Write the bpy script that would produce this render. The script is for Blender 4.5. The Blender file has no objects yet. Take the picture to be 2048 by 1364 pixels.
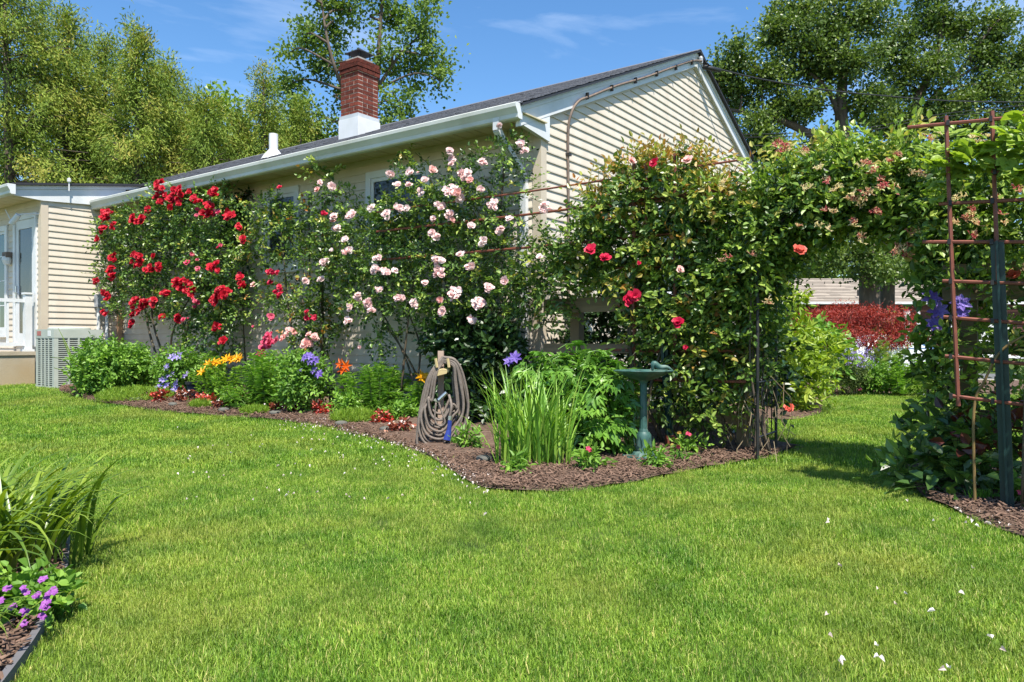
import bpy, math, random
import numpy as np
from mathutils import Vector, Matrix, Euler

# ------------------------------------------------------------------ camera, sky, sun, exposure
scn = bpy.context.scene
COL = scn.collection
F = 1480.0; CX = 1024.0; CY = 682.0; HC = 0.95          # focal length and centre in photo pixels, eye height
cam_d = bpy.data.cameras.new('camera'); cam = bpy.data.objects.new('camera', cam_d); COL.objects.link(cam)
cam.location = (0, 0, HC); cam.rotation_euler = (math.radians(90), 0, 0)
cam_d.sensor_width = 36.0; cam_d.lens = 36.0 * F / 2048.0; cam_d.clip_end = 800; cam_d.clip_start = 0.05
scn.camera = cam
SUN_EL = math.radians(62); SUN_H = Vector((0.306, -0.952, 0)).normalized()
world = bpy.data.worlds.new('World'); scn.world = world; world.use_nodes = True
wn = world.node_tree.nodes; wl = world.node_tree.links
bg = wn['Background']
sky = wn.new('ShaderNodeTexSky'); sky.sky_type = 'NISHITA'; sky.sun_disc = False
sky.sun_elevation = SUN_EL; sky.sun_rotation = math.atan2(SUN_H.x, SUN_H.y)
sky.air_density = 1.0; sky.dust_density = 0.25; sky.ozone_density = 2.6; sky.altitude = 50
tc = wn.new('ShaderNodeTexCoord'); mp = wn.new('ShaderNodeMapping'); mp.vector_type = 'POINT'
mp.inputs['Rotation'].default_value = (0.0, math.radians(22), math.radians(8)); mp.inputs['Scale'].default_value = (1.3, 2.0, 7.5)
nz = wn.new('ShaderNodeTexNoise'); nz.inputs['Scale'].default_value = 1.6; nz.inputs['Detail'].default_value = 7; nz.inputs['Roughness'].default_value = 0.55
nz.inputs['Distortion'].default_value = 0.5
rp = wn.new('ShaderNodeValToRGB'); rp.color_ramp.elements[0].position = 0.53; rp.color_ramp.elements[1].position = 0.85
rp.color_ramp.elements[0].color = (0, 0, 0, 1); rp.color_ramp.elements[1].color = (0.5, 0.5, 0.5, 1)
mx = wn.new('ShaderNodeMix'); mx.data_type = 'RGBA'
wl.new(tc.outputs['Generated'], mp.inputs['Vector']); wl.new(mp.outputs['Vector'], nz.inputs['Vector'])
wl.new(nz.outputs['Fac'], rp.inputs['Fac']); wl.new(rp.outputs['Color'], mx.inputs['Factor'])
hsv = wn.new('ShaderNodeHueSaturation'); hsv.inputs['Saturation'].default_value = 1.22; hsv.inputs['Value'].default_value = 1.1
wl.new(sky.outputs['Color'], hsv.inputs['Color']); wl.new(hsv.outputs['Color'], mx.inputs['A']); mx.inputs['B'].default_value = (6.6, 7.4, 8.6, 1)
wl.new(mx.outputs['Result'], bg.inputs['Color']); bg.inputs['Strength'].default_value = 0.105
sun_d = bpy.data.lights.new('sun', 'SUN'); sun_d.energy = 5.0; sun_d.angle = math.radians(0.53); sun_d.color = (1.0, 0.95, 0.86)
sun = bpy.data.objects.new('sun', sun_d); COL.objects.link(sun)
sdir = Vector((SUN_H.x * math.cos(SUN_EL), SUN_H.y * math.cos(SUN_EL), math.sin(SUN_EL)))
sun.rotation_euler = sdir.to_track_quat('Z', 'Y').to_euler(); sun.location = (5, -10, 20)
scn.view_settings.view_transform = 'Standard'; scn.view_settings.look = 'None'
scn.view_settings.exposure = 0.9; scn.view_settings.gamma = 1.0; scn.view_settings.use_curve_mapping = False
scn.render.engine = 'CYCLES'
scn.cycles.max_bounces = 6; scn.cycles.diffuse_bounces = 3; scn.cycles.glossy_bounces = 2
scn.cycles.transmission_bounces = 4; scn.cycles.transparent_max_bounces = 4
scn.cycles.sample_clamp_indirect = 6.0

RS = np.random.RandomState(7)
rnd = random.Random(11)

# ------------------------------------------------------------------ places
C0 = np.array([0.306, 7.94]); E1 = np.array([-0.8125, 0.583]); E2 = np.array([0.583, 0.8125])   # house corner, along the long wall, along the gable wall
def H(s, t, z):
    p = C0 + s * E1 + t * E2
    return np.array([p[0], p[1], z])
def sm(x):
    x = np.clip(x, 0, 1); return x * x * (3 - 2 * x)
def g(x, y):                                            # height of the ground
    x = np.asarray(x, float); y = np.asarray(y, float)
    a = 0.25 * sm((y - 6.0) / 5.5) * (1 - 0.85 * sm(x / 3.5))
    b = -0.36 * sm((y - 15.5) / 7.0) * sm((x + 1.0) / 4.0) + 0.3 * sm((y - 29) / 8.0)
    return a + b + 0.008 * np.sin(x * 1.7 + 0.4 * y) * np.cos(y * 1.3 - x * 0.5)
def G(u, v):                                            # ground point seen at photo pixel (u, v)
    Y = 8.0
    for _ in range(60):
        Y = 0.5 * Y + 0.5 * (HC - float(g((u - CX) * Y / F, Y))) * F / (v - CY)
    X = (u - CX) * Y / F
    return np.array([X, Y, float(g(X, Y))])
def PY(u, v, Y): return np.array([(u - CX) * Y / F, Y, HC + (CY - v) * Y / F])
def PT(u, v, t):                                        # point on the plane t = const of the house frame
    d = np.array([(u - CX) / F, 1.0])
    return PY(u, v, (t + C0 @ E2) / (d @ E2))
def PS(u, v, s):
    d = np.array([(u - CX) / F, 1.0])
    return PY(u, v, (s + C0 @ E1) / (d @ E1))
def toST(p):
    q = np.array(p[:2]) - C0
    return float(q @ E1), float(q @ E2)
BH = np.array([[-E1[0], E2[0], 0], [-E1[1], E2[1], 0], [0, 0, 1.0]])   # columns: right along the wall, back, up
BW = np.eye(3)

# ------------------------------------------------------------------ objects
def link(name, data, parent=None):
    o = bpy.data.objects.new(name, data); COL.objects.link(o)
    if parent is not None: attach(o, parent)
    return o
def wloc(p):
    v = Vector((0, 0, 0))
    if p.type == 'EMPTY': v = Vector(p['_loc'])
    return v
def attach(o, parent):
    o.parent = parent
    o.matrix_parent_inverse = Matrix.Translation(-wloc(parent))
EMPTIES = []
def thing(name, label, cat, loc, group=None):
    o = bpy.data.objects.new(name, None); COL.objects.link(o)
    o.location = [float(a) for a in loc]; o['_loc'] = [float(a) for a in loc]; o.empty_display_size = 0.1
    o['label'] = label; o['category'] = cat
    if group: o['group'] = group
    EMPTIES.append(o)
    return o
def tag(o, label=None, cat=None, group=None, kind=None):
    if label: o['label'] = label
    if cat: o['category'] = cat
    if group: o['group'] = group
    if kind: o['kind'] = kind
    return o

class MB:
    def __init__(self): self.V = []; self.Fs = []; self.R = []; self.n = 0
    def add(self, V, Fc, r=0.5):
        V = np.asarray(V, float).reshape(-1, 3); Fc = np.asarray(Fc, int)
        self.V.append(V); self.Fs.append(Fc + self.n); self.n += len(V)
        self.R.append(np.broadcast_to(np.asarray(r, float), (len(Fc),)).copy())
    def box(self, o, a, b, c, r=0.5):                    # corner and three edge vectors
        o, a, b, c = [np.asarray(q, float) for q in (o, a, b, c)]
        V = [o, o + a, o + a + b, o + b, o + c, o + a + c, o + a + b + c, o + b + c]
        self.add(V, [[0, 3, 2, 1], [4, 5, 6, 7], [0, 1, 5, 4], [1, 2, 6, 5], [2, 3, 7, 6], [3, 0, 4, 7]], r)
    def cbox(self, c, a, b, d, r=0.5):                   # centre and three edge vectors
        a, b, d = [np.asarray(q, float) for q in (a, b, d)]
        self.box(np.asarray(c, float) - (a + b + d) / 2, a, b, d, r)
    def prism(self, poly, d, r=0.5):
        poly = np.asarray(poly, float); n = len(poly); V = np.vstack([poly, poly + np.asarray(d, float)])
        self.add(V, [[i, (i + 1) % n, n + (i + 1) % n, n + i] for i in range(n)], r)
        o = self.n - 2 * n
        for k in range(1, n - 1):
            self.V.append(np.zeros((0, 3))); self.Fs.append(np.array([[o, o + k + 1, o + k], [o + n, o + n + k, o + n + k + 1]])); self.R.append(np.full(2, r))
    def tube(self, path, rad, n=7, cap=True, r=0.5):
        P = np.asarray(path, float); m = len(P); rad = np.broadcast_to(np.asarray(rad, float), (m,))
        T = np.gradient(P, axis=0); T /= np.linalg.norm(T, axis=1)[:, None] + 1e-9
        ref = np.array([0.13, 0.31, 0.94]) if abs(T[0, 2]) < 0.9 else np.array([0.97, 0.2, 0.1])
        U = np.cross(T[0], ref); U /= np.linalg.norm(U); an = np.arange(n) * 2 * math.pi / n
        rings = []
        for i in range(m):
            U = U - T[i] * (U @ T[i]); U /= np.linalg.norm(U) + 1e-9; W = np.cross(T[i], U)
            rings.append(P[i] + rad[i] * (np.cos(an)[:, None] * U + np.sin(an)[:, None] * W))
        V = np.vstack(rings); i = np.arange(m - 1)[:, None] * n; j = np.arange(n)[None]; k = (j + 1) % n
        Fq = np.stack([i + j, i + k, i + n + k, i + n + j], -1).reshape(-1, 4)
        self.add(V, Fq, r)
        if cap:
            o = self.n - len(V)
            c = np.array([[o, o + q + 1, o + q] for q in range(1, n - 1)] + [[o + (m - 1) * n, o + (m - 1) * n + q, o + (m - 1) * n + q + 1] for q in range(1, n - 1)])
            self.V.append(np.zeros((0, 3))); self.Fs.append(c); self.R.append(np.full(len(c), r))
    def lathe(self, prof, c, n=16, r=0.5, wob=None):
        prof = np.asarray(prof, float); c = np.asarray(c, float); m = len(prof); an = np.arange(n) * 2 * math.pi / n
        V = []
        for q, (R, z) in enumerate(prof):
            w = np.ones(n) if wob is None else 1 + wob[q] * np.cos(an * 12)
            V.append(np.stack([R * w * np.cos(an), R * w * np.sin(an), np.full(n, z)], 1) + c)
        i = np.arange(m - 1)[:, None] * n; j = np.arange(n)[None]; k = (j + 1) % n
        self.add(np.vstack(V), np.stack([i + j, i + k, i + n + k, i + n + j], -1).reshape(-1, 4), r)
    def leaves(self, p, d, nr, L, W, r, fold=0.18, droop=0.15):
        p, d, nr = [np.asarray(q, float).reshape(-1, 3) for q in (p, d, nr)]; N = len(p)
        L = np.broadcast_to(L, (N,))[:, None]; W = np.broadcast_to(W, (N,))[:, None]
        d = d / (np.linalg.norm(d, axis=1)[:, None] + 1e-9); s = np.cross(d, nr); s /= np.linalg.norm(s, axis=1)[:, None] + 1e-9; n = np.cross(s, d)
        f = n * W * fold; dr = n * L * droop
        V = np.stack([p, p + d * L * .3 + s * W * .46 + f, p + d * L * .68 + s * W * .36 + f - dr * .45, p + d * L - dr,
                      p + d * L * .68 - s * W * .36 + f - dr * .45, p + d * L * .3 - s * W * .46 + f], 1).reshape(-1, 3)
        b = np.arange(N)[:, None] * 6
        Fq = np.stack([b + np.array([[0, 5, 4, 3]]), b + np.array([[0, 3, 2, 1]])], 1).reshape(-1, 4)
        self.add(V, Fq, np.repeat(np.broadcast_to(r, (N,)), 2))
    def flakes(self, p, d, nr, L, W, r):                 # two-triangle leaf for far foliage
        p, d, nr = [np.asarray(q, float).reshape(-1, 3) for q in (p, d, nr)]; N = len(p)
        L = np.broadcast_to(L, (N,))[:, None]; W = np.broadcast_to(W, (N,))[:, None]
        d = d / (np.linalg.norm(d, axis=1)[:, None] + 1e-9); s = np.cross(d, nr); s /= np.linalg.norm(s, axis=1)[:, None] + 1e-9; n = np.cross(s, d)
        V = np.stack([p, p + d * L * .5 + s * W * .5 + n * W * .15, p + d * L, p + d * L * .5 - s * W * .5 + n * W * .15], 1).reshape(-1, 3)
        b = np.arange(N)[:, None] * 4
        Fq = np.stack([b + np.array([[0, 3, 2]]), b + np.array([[0, 2, 1]])], 1).reshape(-1, 3)
        self.add(V, Fq, np.repeat(np.broadcast_to(r, (N,)), 2))
    def mesh(self, name, mat, smooth=False):
        me = bpy.data.meshes.new(name)
        V = np.vstack(self.V) if self.V else np.zeros((0, 3))
        me.vertices.add(len(V)); me.vertices.foreach_set('co', V.astype(np.float32).ravel())
        ks = np.concatenate([np.full(len(f), f.shape[1]) for f in self.Fs]); lv = np.concatenate([f.ravel() for f in self.Fs])
        me.loops.add(len(lv)); me.loops.foreach_set('vertex_index', lv.astype(np.int32))
        me.polygons.add(len(ks)); st = np.concatenate([[0], np.cumsum(ks)[:-1]])
        me.polygons.foreach_set('loop_start', st.astype(np.int32))
        me.polygons.foreach_set('use_smooth', np.full(len(ks), bool(smooth)))
        me.update(calc_edges=True)
        at = me.attributes.new('rnd', 'FLOAT', 'FACE'); at.data.foreach_set('value', np.concatenate(self.R).astype(np.float32))
        if mat is not None: me.materials.append(mat)
        return me
    def build(self, name, mat, parent=None, smooth=False, kind=None):
        o = link(name, self.mesh(name, mat, smooth), parent)
        if kind: o['kind'] = kind
        return o
def arc(pts, n=8):                                      # smooth curve through control points (Catmull-Rom)
    P = [np.asarray(p, float) for p in pts]; P = [2 * P[0] - P[1]] + P + [2 * P[-1] - P[-2]]; out = []
    for i in range(1, len(P) - 2):
        for k in range(n):
            t = k / n; a, b, c, d = P[i - 1:i + 3]
            out.append(0.5 * ((2 * b) + (c - a) * t + (2 * a - 5 * b + 4 * c - d) * t * t + (3 * b - a - 3 * c + d) * t ** 3))
    out.append(P[-2]); return np.array(out)

# ------------------------------------------------------------------ materials
def nodes(name):
    m = bpy.data.materials.new(name); m.use_nodes = True
    return m, m.node_tree.nodes, m.node_tree.links, m.node_tree.nodes['Principled BSDF']
def ramp(n, cols, pos=None):
    r = n.new('ShaderNodeValToRGB'); e = r.color_ramp.elements
    pos = pos or [i / (len(cols) - 1) for i in range(len(cols))]
    while len(e) < len(cols): e.new(0.5)
    for i, c in enumerate(cols): e[i].position = pos[i]; e[i].color = (*c, 1)
    return r
def surf(name, c1, c2=None, rough=0.6, scale=8.0, bump=0.0, bscale=60.0, metal=0.0, spec=0.4, stretch=(1, 1, 1), dirt=None, dscale=1.5, use_rnd=False):
    m, n, l, b = nodes(name)
    c2 = c2 or tuple(x * 0.85 for x in c1)
    t = n.new('ShaderNodeTexCoord'); mpn = n.new('ShaderNodeMapping'); mpn.inputs['Scale'].default_value = stretch
    l.new(t.outputs['Object'], mpn.inputs['Vector'])
    z = n.new('ShaderNodeTexNoise'); z.inputs['Scale'].default_value = scale; z.inputs['Detail'].default_value = 5; l.new(mpn.outputs['Vector'], z.inputs['Vector'])
    r = ramp(n, [c1, c2], [0.35, 0.68]); l.new(z.outputs['Fac'], r.inputs['Fac']); out = r.outputs['Color']
    if use_rnd:
        a = n.new('ShaderNodeAttribute'); a.attribute_name = 'rnd'; oi = n.new('ShaderNodeObjectInfo')
        ad = n.new('ShaderNodeMath'); ad.operation = 'ADD'; l.new(a.outputs['Fac'], ad.inputs[0]); l.new(oi.outputs['Random'], ad.inputs[1])
        mr = n.new('ShaderNodeMapRange'); mr.inputs['From Max'].default_value = 1.5; mr.inputs['To Min'].default_value = 0.62; mr.inputs['To Max'].default_value = 1.3
        l.new(ad.outputs[0], mr.inputs['Value'])
        mu = n.new('ShaderNodeMix'); mu.data_type = 'RGBA'; mu.blend_type = 'MULTIPLY'; mu.inputs['Factor'].default_value = 1
        l.new(out, mu.inputs['A']); l.new(mr.outputs[0], mu.inputs['B']); out = mu.outputs['Result']
    if dirt:
        z2 = n.new('ShaderNodeTexNoise'); z2.inputs['Scale'].default_value = dscale; z2.inputs['Detail'].default_value = 8; l.new(t.outputs['Object'], z2.inputs['Vector'])
        r2 = ramp(n, [(0, 0, 0), (0.75, 0.75, 0.75)], [0.5, 0.75]); l.new(z2.outputs['Fac'], r2.inputs['Fac'])
        mu = n.new('ShaderNodeMix'); mu.data_type = 'RGBA'; l.new(r2.outputs['Color'], mu.inputs['Factor']); l.new(out, mu.inputs['A']); mu.inputs['B'].default_value = (*dirt, 1); out = mu.outputs['Result']
    l.new(out, b.inputs['Base Color']); b.inputs['Roughness'].default_value = rough; b.inputs['Metallic'].default_value = metal; b.inputs['Specular IOR Level'].default_value = spec
    if bump:
        z3 = n.new('ShaderNodeTexNoise'); z3.inputs['Scale'].default_value = bscale; z3.inputs['Detail'].default_value = 4; l.new(mpn.outputs['Vector'], z3.inputs['Vector'])
        bp = n.new('ShaderNodeBump'); bp.inputs['Strength'].default_value = bump; bp.inputs['Distance'].default_value = 0.01; l.new(z3.outputs['Fac'], bp.inputs['Height']); l.new(bp.outputs['Normal'], b.inputs['Normal'])
    return m
def leafmat(name, cols, trans=0.3, rough=0.42, spec=0.45, obj_rand=0.0, patch=None, pscale=0.8, gain=1.0):
    m, n, l, b = nodes(name)
    a = n.new('ShaderNodeAttribute'); a.attribute_name = 'rnd'; fac = a.outputs['Fac']
    if obj_rand:
        oi = n.new('ShaderNodeObjectInfo'); mm = n.new('ShaderNodeMath'); mm.operation = 'MULTIPLY_ADD'; l.new(oi.outputs['Random'], mm.inputs[0]); mm.inputs[1].default_value = obj_rand
        sb = n.new('ShaderNodeMath'); sb.operation = 'MULTIPLY'; l.new(fac, sb.inputs[0]); sb.inputs[1].default_value = 1 - obj_rand; l.new(sb.outputs[0], mm.inputs[2]); fac = mm.outputs[0]
    cols = [tuple(min(.92, x * gain * w) for x, w in zip(c, (1.14, 1.0, .82) if gain != 1.0 else (1, 1, 1))) for c in cols]
    r = ramp(n, cols); l.new(fac, r.inputs['Fac']); out = r.outputs['Color']
    if patch:
        ge = n.new('ShaderNodeNewGeometry'); z = n.new('ShaderNodeTexNoise'); z.inputs['Scale'].default_value = pscale; z.inputs['Detail'].default_value = 5; l.new(ge.outputs['Position'], z.inputs['Vector'])
        rr = ramp(n, [(0, 0, 0), (1, 1, 1)], [0.46, 0.68]); l.new(z.outputs['Fac'], rr.inputs['Fac'])
        mu = n.new('ShaderNodeMix'); mu.data_type = 'RGBA'; l.new(rr.outputs['Color'], mu.inputs['Factor']); l.new(out, mu.inputs['A'])
        m2 = n.new('ShaderNodeMix'); m2.data_type = 'RGBA'; m2.inputs['Factor'].default_value = 0.62; l.new(out, m2.inputs['A']); m2.inputs['B'].default_value = (*patch, 1)
        l.new(m2.outputs['Result'], mu.inputs['B']); out = mu.outputs['Result']
        z5 = n.new('ShaderNodeTexNoise'); z5.inputs['Scale'].default_value = 2.3; z5.inputs['Detail'].default_value = 6; z5.inputs['Roughness'].default_value = .65; l.new(ge.outputs['Position'], z5.inputs['Vector'])
        r5 = ramp(n, [(.50, .66, .55), (1.0, 1.0, 1.0), (1.22, 1.12, 1.1)], [.34, .54, .72]); l.new(z5.outputs['Fac'], r5.inputs['Fac'])
        m5 = n.new('ShaderNodeMix'); m5.data_type = 'RGBA'; m5.blend_type = 'MULTIPLY'; m5.inputs['Factor'].default_value = 1; l.new(out, m5.inputs['A']); l.new(r5.outputs['Color'], m5.inputs['B']); out = m5.outputs['Result']
    l.new(out, b.inputs['Base Color']); b.inputs['Roughness'].default_value = rough; b.inputs['Specular IOR Level'].default_value = spec
    if trans:
        tr = n.new('ShaderNodeBsdfTranslucent'); ms = n.new('ShaderNodeMixShader'); ms.inputs['Fac'].default_value = trans
        hs = n.new('ShaderNodeHueSaturation'); hs.inputs['Saturation'].default_value = 1.1; hs.inputs['Value'].default_value = 1.35; l.new(out, hs.inputs['Color']); l.new(hs.outputs['Color'], tr.inputs['Color'])
        l.new(b.outputs['BSDF'], ms.inputs[1]); l.new(tr.outputs['BSDF'], ms.inputs[2]); l.new(ms.outputs['Shader'], n['Material Output'].inputs['Surface'])
    return m
M = {}
M['siding'] = surf('cream_siding', (0.62, 0.55, 0.455), (0.565, 0.495, 0.40), rough=0.55, scale=2.2, bump=0.08, bscale=40, stretch=(3, 3, .45), dirt=(0.52, 0.45, 0.35), dscale=1.4)
M['corner'] = surf('tan_trim', (0.55, 0.47, 0.36), (0.51, 0.43, 0.33), rough=0.55, scale=4)
M['white'] = surf('white_aluminium', (0.66, 0.67, 0.68), (0.60, 0.61, 0.61), rough=0.42, scale=5, dirt=(0.50, 0.50, 0.47), dscale=2.2)
M['gutter'] = surf('grey_gutter', (0.60, 0.61, 0.57), (0.52, 0.53, 0.48), rough=0.4, scale=3, dirt=(0.36, 0.37, 0.3), dscale=1.6)
M['soffit'] = surf('cream_soffit', (0.60, 0.52, 0.34), (0.54, 0.46, 0.28), rough=0.6, scale=4)
M['shingle'] = surf('grey_shingle', (0.085, 0.088, 0.10), (0.15, 0.15, 0.165), rough=0.92, scale=30, bump=0.5, bscale=160, spec=0.2, use_rnd=True)
M['drip'] = surf('dark_drip_edge', (0.03, 0.03, 0.035), rough=0.6)
M['brick'] = surf('red_brick', (0.17, 0.040, 0.024), (0.09, 0.026, 0.018), rough=0.9, scale=22, bump=0.7, bscale=70, spec=0.2, use_rnd=True)
M['mortar'] = surf('pale_mortar', (0.55, 0.46, 0.38), (0.46, 0.38, 0.31), rough=0.95, scale=30, bump=0.4)
M['black'] = surf('black_metal', (0.016, 0.016, 0.017), (0.03, 0.028, 0.026), rough=0.5, scale=20)
M['glass'] = surf('dark_window_glass', (0.018, 0.024, 0.026), (0.03, 0.036, 0.036), rough=0.06, scale=2, spec=0.6)
M['glassgreen'] = surf('green_tinted_glass', (0.014, 0.06, 0.05), (0.02, 0.08, 0.065), rough=0.06, scale=2, spec=0.6)
M['concrete'] = surf('tan_concrete', (0.42, 0.37, 0.29), (0.33, 0.28, 0.20), rough=0.9, scale=2.2, bump=0.3, bscale=60, dirt=(0.36, 0.26, 0.14), dscale=1.2)
M['found'] = surf('grey_foundation', (0.30, 0.29, 0.27), (0.22, 0.21, 0.2), rough=0.9, scale=3, bump=0.3)
M['acmetal'] = surf('pale_grey_green_steel', (0.42, 0.45, 0.40), (0.37, 0.40, 0.35), rough=0.5, scale=4)
M['acdark'] = surf('dark_coil', (0.08, 0.085, 0.08), rough=0.7)
M['greybox'] = surf('grey_plastic', (0.38, 0.40, 0.43), rough=0.5)
M['copper'] = surf('tan_pipe_wrap', (0.55, 0.32, 0.18), rough=0.6)
M['cable'] = surf('weathered_cable', (0.20, 0.145, 0.11), (0.12, 0.09, 0.075), rough=0.7, scale=14)
M['wood'] = surf('weathered_timber', (0.24, 0.17, 0.09), (0.15, 0.105, 0.06), rough=0.85, scale=6, bump=0.4, bscale=30, stretch=(1, 1, 0.2))
M['woodh'] = surf('weathered_rail_timber', (0.27, 0.20, 0.11), (0.16, 0.115, 0.065), rough=0.85, scale=7, bump=0.4, bscale=30, stretch=(0.25, 0.25, 2.5))
M['stake'] = surf('pinkish_stake_timber', (0.45, 0.33, 0.26), (0.38, 0.27, 0.2), rough=0.8, scale=8)
M['rust'] = surf('red_brown_coated_steel', (0.22, 0.065, 0.04), (0.16, 0.05, 0.032), rough=0.5, scale=18)
M['greenpost'] = surf('dark_green_painted_steel', (0.010, 0.032, 0.030), (0.014, 0.045, 0.042), rough=0.38, scale=10)
M['bath'] = surf('verdigris_green_birdbath', (0.05, 0.125, 0.108), (0.022, 0.062, 0.056), rough=0.5, scale=18, dirt=(0.17, 0.25, 0.21), dscale=9)
M['hose'] = surf('grey_brown_hose_fabric', (0.20, 0.165, 0.14), (0.15, 0.12, 0.10), rough=0.9, scale=40, bump=0.4, bscale=300)
M['blue'] = surf('blue_nozzle_plastic', (0.03, 0.05, 0.26), rough=0.35)
M['silver'] = surf('silver_metal', (0.7, 0.7, 0.7), rough=0.3, metal=0.9)
M['saddle'] = surf('tan_painted_saddle', (0.52, 0.40, 0.20), rough=0.6)
M['bark'] = surf('grey_brown_bark', (0.13, 0.10, 0.075), (0.07, 0.055, 0.042), rough=0.95, scale=7, bump=0.7, bscale=20, stretch=(1, 1, 0.3))
M['barkpale'] = surf('pale_grey_bark', (0.22, 0.20, 0.165), (0.13, 0.115, 0.09), rough=0.95, scale=5, bump=0.6, bscale=18, stretch=(1, 1, 0.3))
M['cane'] = surf('green_brown_cane', (0.06, 0.055, 0.03), (0.09, 0.06, 0.035), rough=0.7, scale=12)
M['stem'] = surf('green_stem', (0.10, 0.17, 0.035), (0.07, 0.12, 0.03), rough=0.6)
M['pot'] = surf('black_plastic_pot', (0.022, 0.022, 0.026), rough=0.5)
M['stone'] = surf('dark_slate', (0.085, 0.085, 0.075), (0.13, 0.125, 0.10), rough=0.8, scale=12, bump=0.4)
M['paleston'] = surf('pale_stone', (0.55, 0.53, 0.5), rough=0.8)
M['rubber'] = surf('grey_rubber_edging', (0.13, 0.125, 0.13), rough=0.8)
M['carwhite'] = surf('white_car_paint', (0.78, 0.79, 0.80), rough=0.25, spec=0.6)
M['tyre'] = surf('tyre_rubber', (0.02, 0.02, 0.02), rough=0.8)
M['asphalt'] = surf('asphalt', (0.10, 0.10, 0.10), (0.14, 0.14, 0.138), rough=0.95, scale=20)
M['farroof'] = surf('tan_grey_shingle_roof', (0.31, 0.265, 0.215), (0.26, 0.22, 0.18), rough=0.95, scale=2, stretch=(1, 1, 8), use_rnd=True)
M['farwall'] = surf('dark_red_brick_wall', (0.12, 0.05, 0.04), (0.09, 0.04, 0.03), rough=0.9, scale=6)
M['copse'] = surf('weathered_white_door', (0.72, 0.72, 0.70), rough=0.6)
# ------------------------------------------------------------------ ground, beds, road
def ground_sheet():
    xs = np.unique(np.concatenate([np.linspace(-160, -12, 18), np.linspace(-12, 12, 97), np.linspace(12, 160, 18)]))
    ys = np.unique(np.concatenate([np.linspace(-25, 0, 6), np.linspace(0, 20, 81), np.linspace(20, 45, 26), np.linspace(45, 300, 14)]))
    X, Yg = np.meshgrid(xs, ys); Z = g(X, Yg) - 0.012
    V = np.stack([X, Yg, Z], -1).reshape(-1, 3); nx = len(xs); ny = len(ys)
    i = np.arange(ny - 1)[:, None] * nx; j = np.arange(nx - 1)[None]
    mb = MB(); mb.add(V, np.stack([i + j, i + j + 1, i + nx + j + 1, i + nx + j], -1).reshape(-1, 4))
    m, n, l, b = nodes('lawn_soil')
    z = n.new('ShaderNodeTexNoise'); z.inputs['Scale'].default_value = 9; z.inputs['Detail'].default_value = 9
    z.inputs['Roughness'].default_value = 0.7
    ge = n.new('ShaderNodeNewGeometry'); l.new(ge.outputs['Position'], z.inputs['Vector'])
    r = ramp(n, [(0.03, 0.05, 0.012), (0.06, 0.095, 0.02), (0.11, 0.12, 0.045)], [0.3, 0.55, 0.75]); l.new(z.outputs['Fac'], r.inputs['Fac'])
    l.new(r.outputs['Color'], b.inputs['Base Color']); b.inputs['Roughness'].default_value = 0.95; b.inputs['Specular IOR Level'].default_value = 0.1
    o = mb.build('ground', m, smooth=True); o['kind'] = 'structure'
ground_sheet()
def strip_sheet(name, front, back, mat, nx=8, lift=0.012, mound=0.05):
    front = np.array(front)[:, :2]; back = np.array(back)[:, :2]; mb = MB(); n = len(front); V = []
    for k in range(nx + 1):
        f = k / nx; P = front * (1 - f) + back * f
        V.append(np.stack([P[:, 0], P[:, 1], g(P[:, 0], P[:, 1]) + lift + mound * math.sin(math.pi * min(1, f * 1.3) * 0.5) + 0.008 * np.sin(P[:, 0] * 9 + P[:, 1] * 7)], 1))
    i = np.arange(nx)[:, None] * n; j = np.arange(n - 1)[None]
    mb.add(np.vstack(V), np.stack([i + j, i + j + 1, i + n + j + 1, i + n + j], -1).reshape(-1, 4))
    o = mb.build(name, mat, smooth=True); o['kind'] = 'structure'
    return np.vstack([front, back[::-1]])
M['mulch'] = surf('brown_mulch', (0.14, 0.09, 0.066), (0.075, 0.05, 0.038), rough=0.95, scale=55, bump=1.0, bscale=90, spec=0.15, dirt=(0.21, 0.155, 0.115), dscale=14)
def dens(pts, k=4): return arc([np.array([p[0], p[1], 0.0]) for p in pts], k)
fr = dens([G(u, v) for u, v in [(118, 783), (165, 797), (240, 812), (330, 824), (430, 832), (520, 838), (620, 850), (720, 872), (800, 893), (870, 920), (915, 952), (960, 975), (1020, 984), (1080, 986), (1140, 983), (1200, 977), (1300, 958), (1400, 938), (1470, 926), (1530, 918), (1575, 902)]])
bk = dens([H(s, t, 0) for s, t in [(8.5, -1.1), (8.3, -.05), (7.6, .02), (6.8, .02), (6.1, .02), (5.4, .02), (4.7, .02), (4.1, .02), (3.6, .02), (3.1, .02), (2.6, .02), (2.1, .02), (1.6, .02), (1.1, .02), (.6, .02), (.1, .02), (-.5, .5), (-1.1, .5), (-1.7, .5), (-2.2, .3), (-2.75, -.1)]])
BEDS = [strip_sheet('flower_bed', fr, bk, M['mulch'])]
MAIN_EDGE = fr
f2 = dens([G(u, v) for u, v in [(1822, 968), (1850, 996), (1890, 1014), (1950, 1040), (2048, 1078), (2180, 1120), (2400, 1160)]])
b2 = dens([(3.05, 5.75), (3.3, 5.6), (3.6, 5.5), (3.9, 5.4), (4.3, 5.2), (4.7, 5.0), (5.4, 4.6)])
BEDS.append(strip_sheet('trellis_bed', f2, b2, M['mulch']))
f3 = dens([G(u, v) for u, v in [(135, 1085), (130, 1140), (119, 1180), (98, 1225), (70, 1285), (15, 1364), (-90, 1500)]])
b3 = dens([(-2.9, 3.75), (-3.0, 3.3), (-3.0, 2.9), (-3.0, 2.5), (-3.0, 2.1), (-2.9, 1.8), (-2.6, 1.5)])
BEDS.append(strip_sheet('corner_bed', f3, b3, M['mulch']))
EDGE3 = f3
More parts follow.
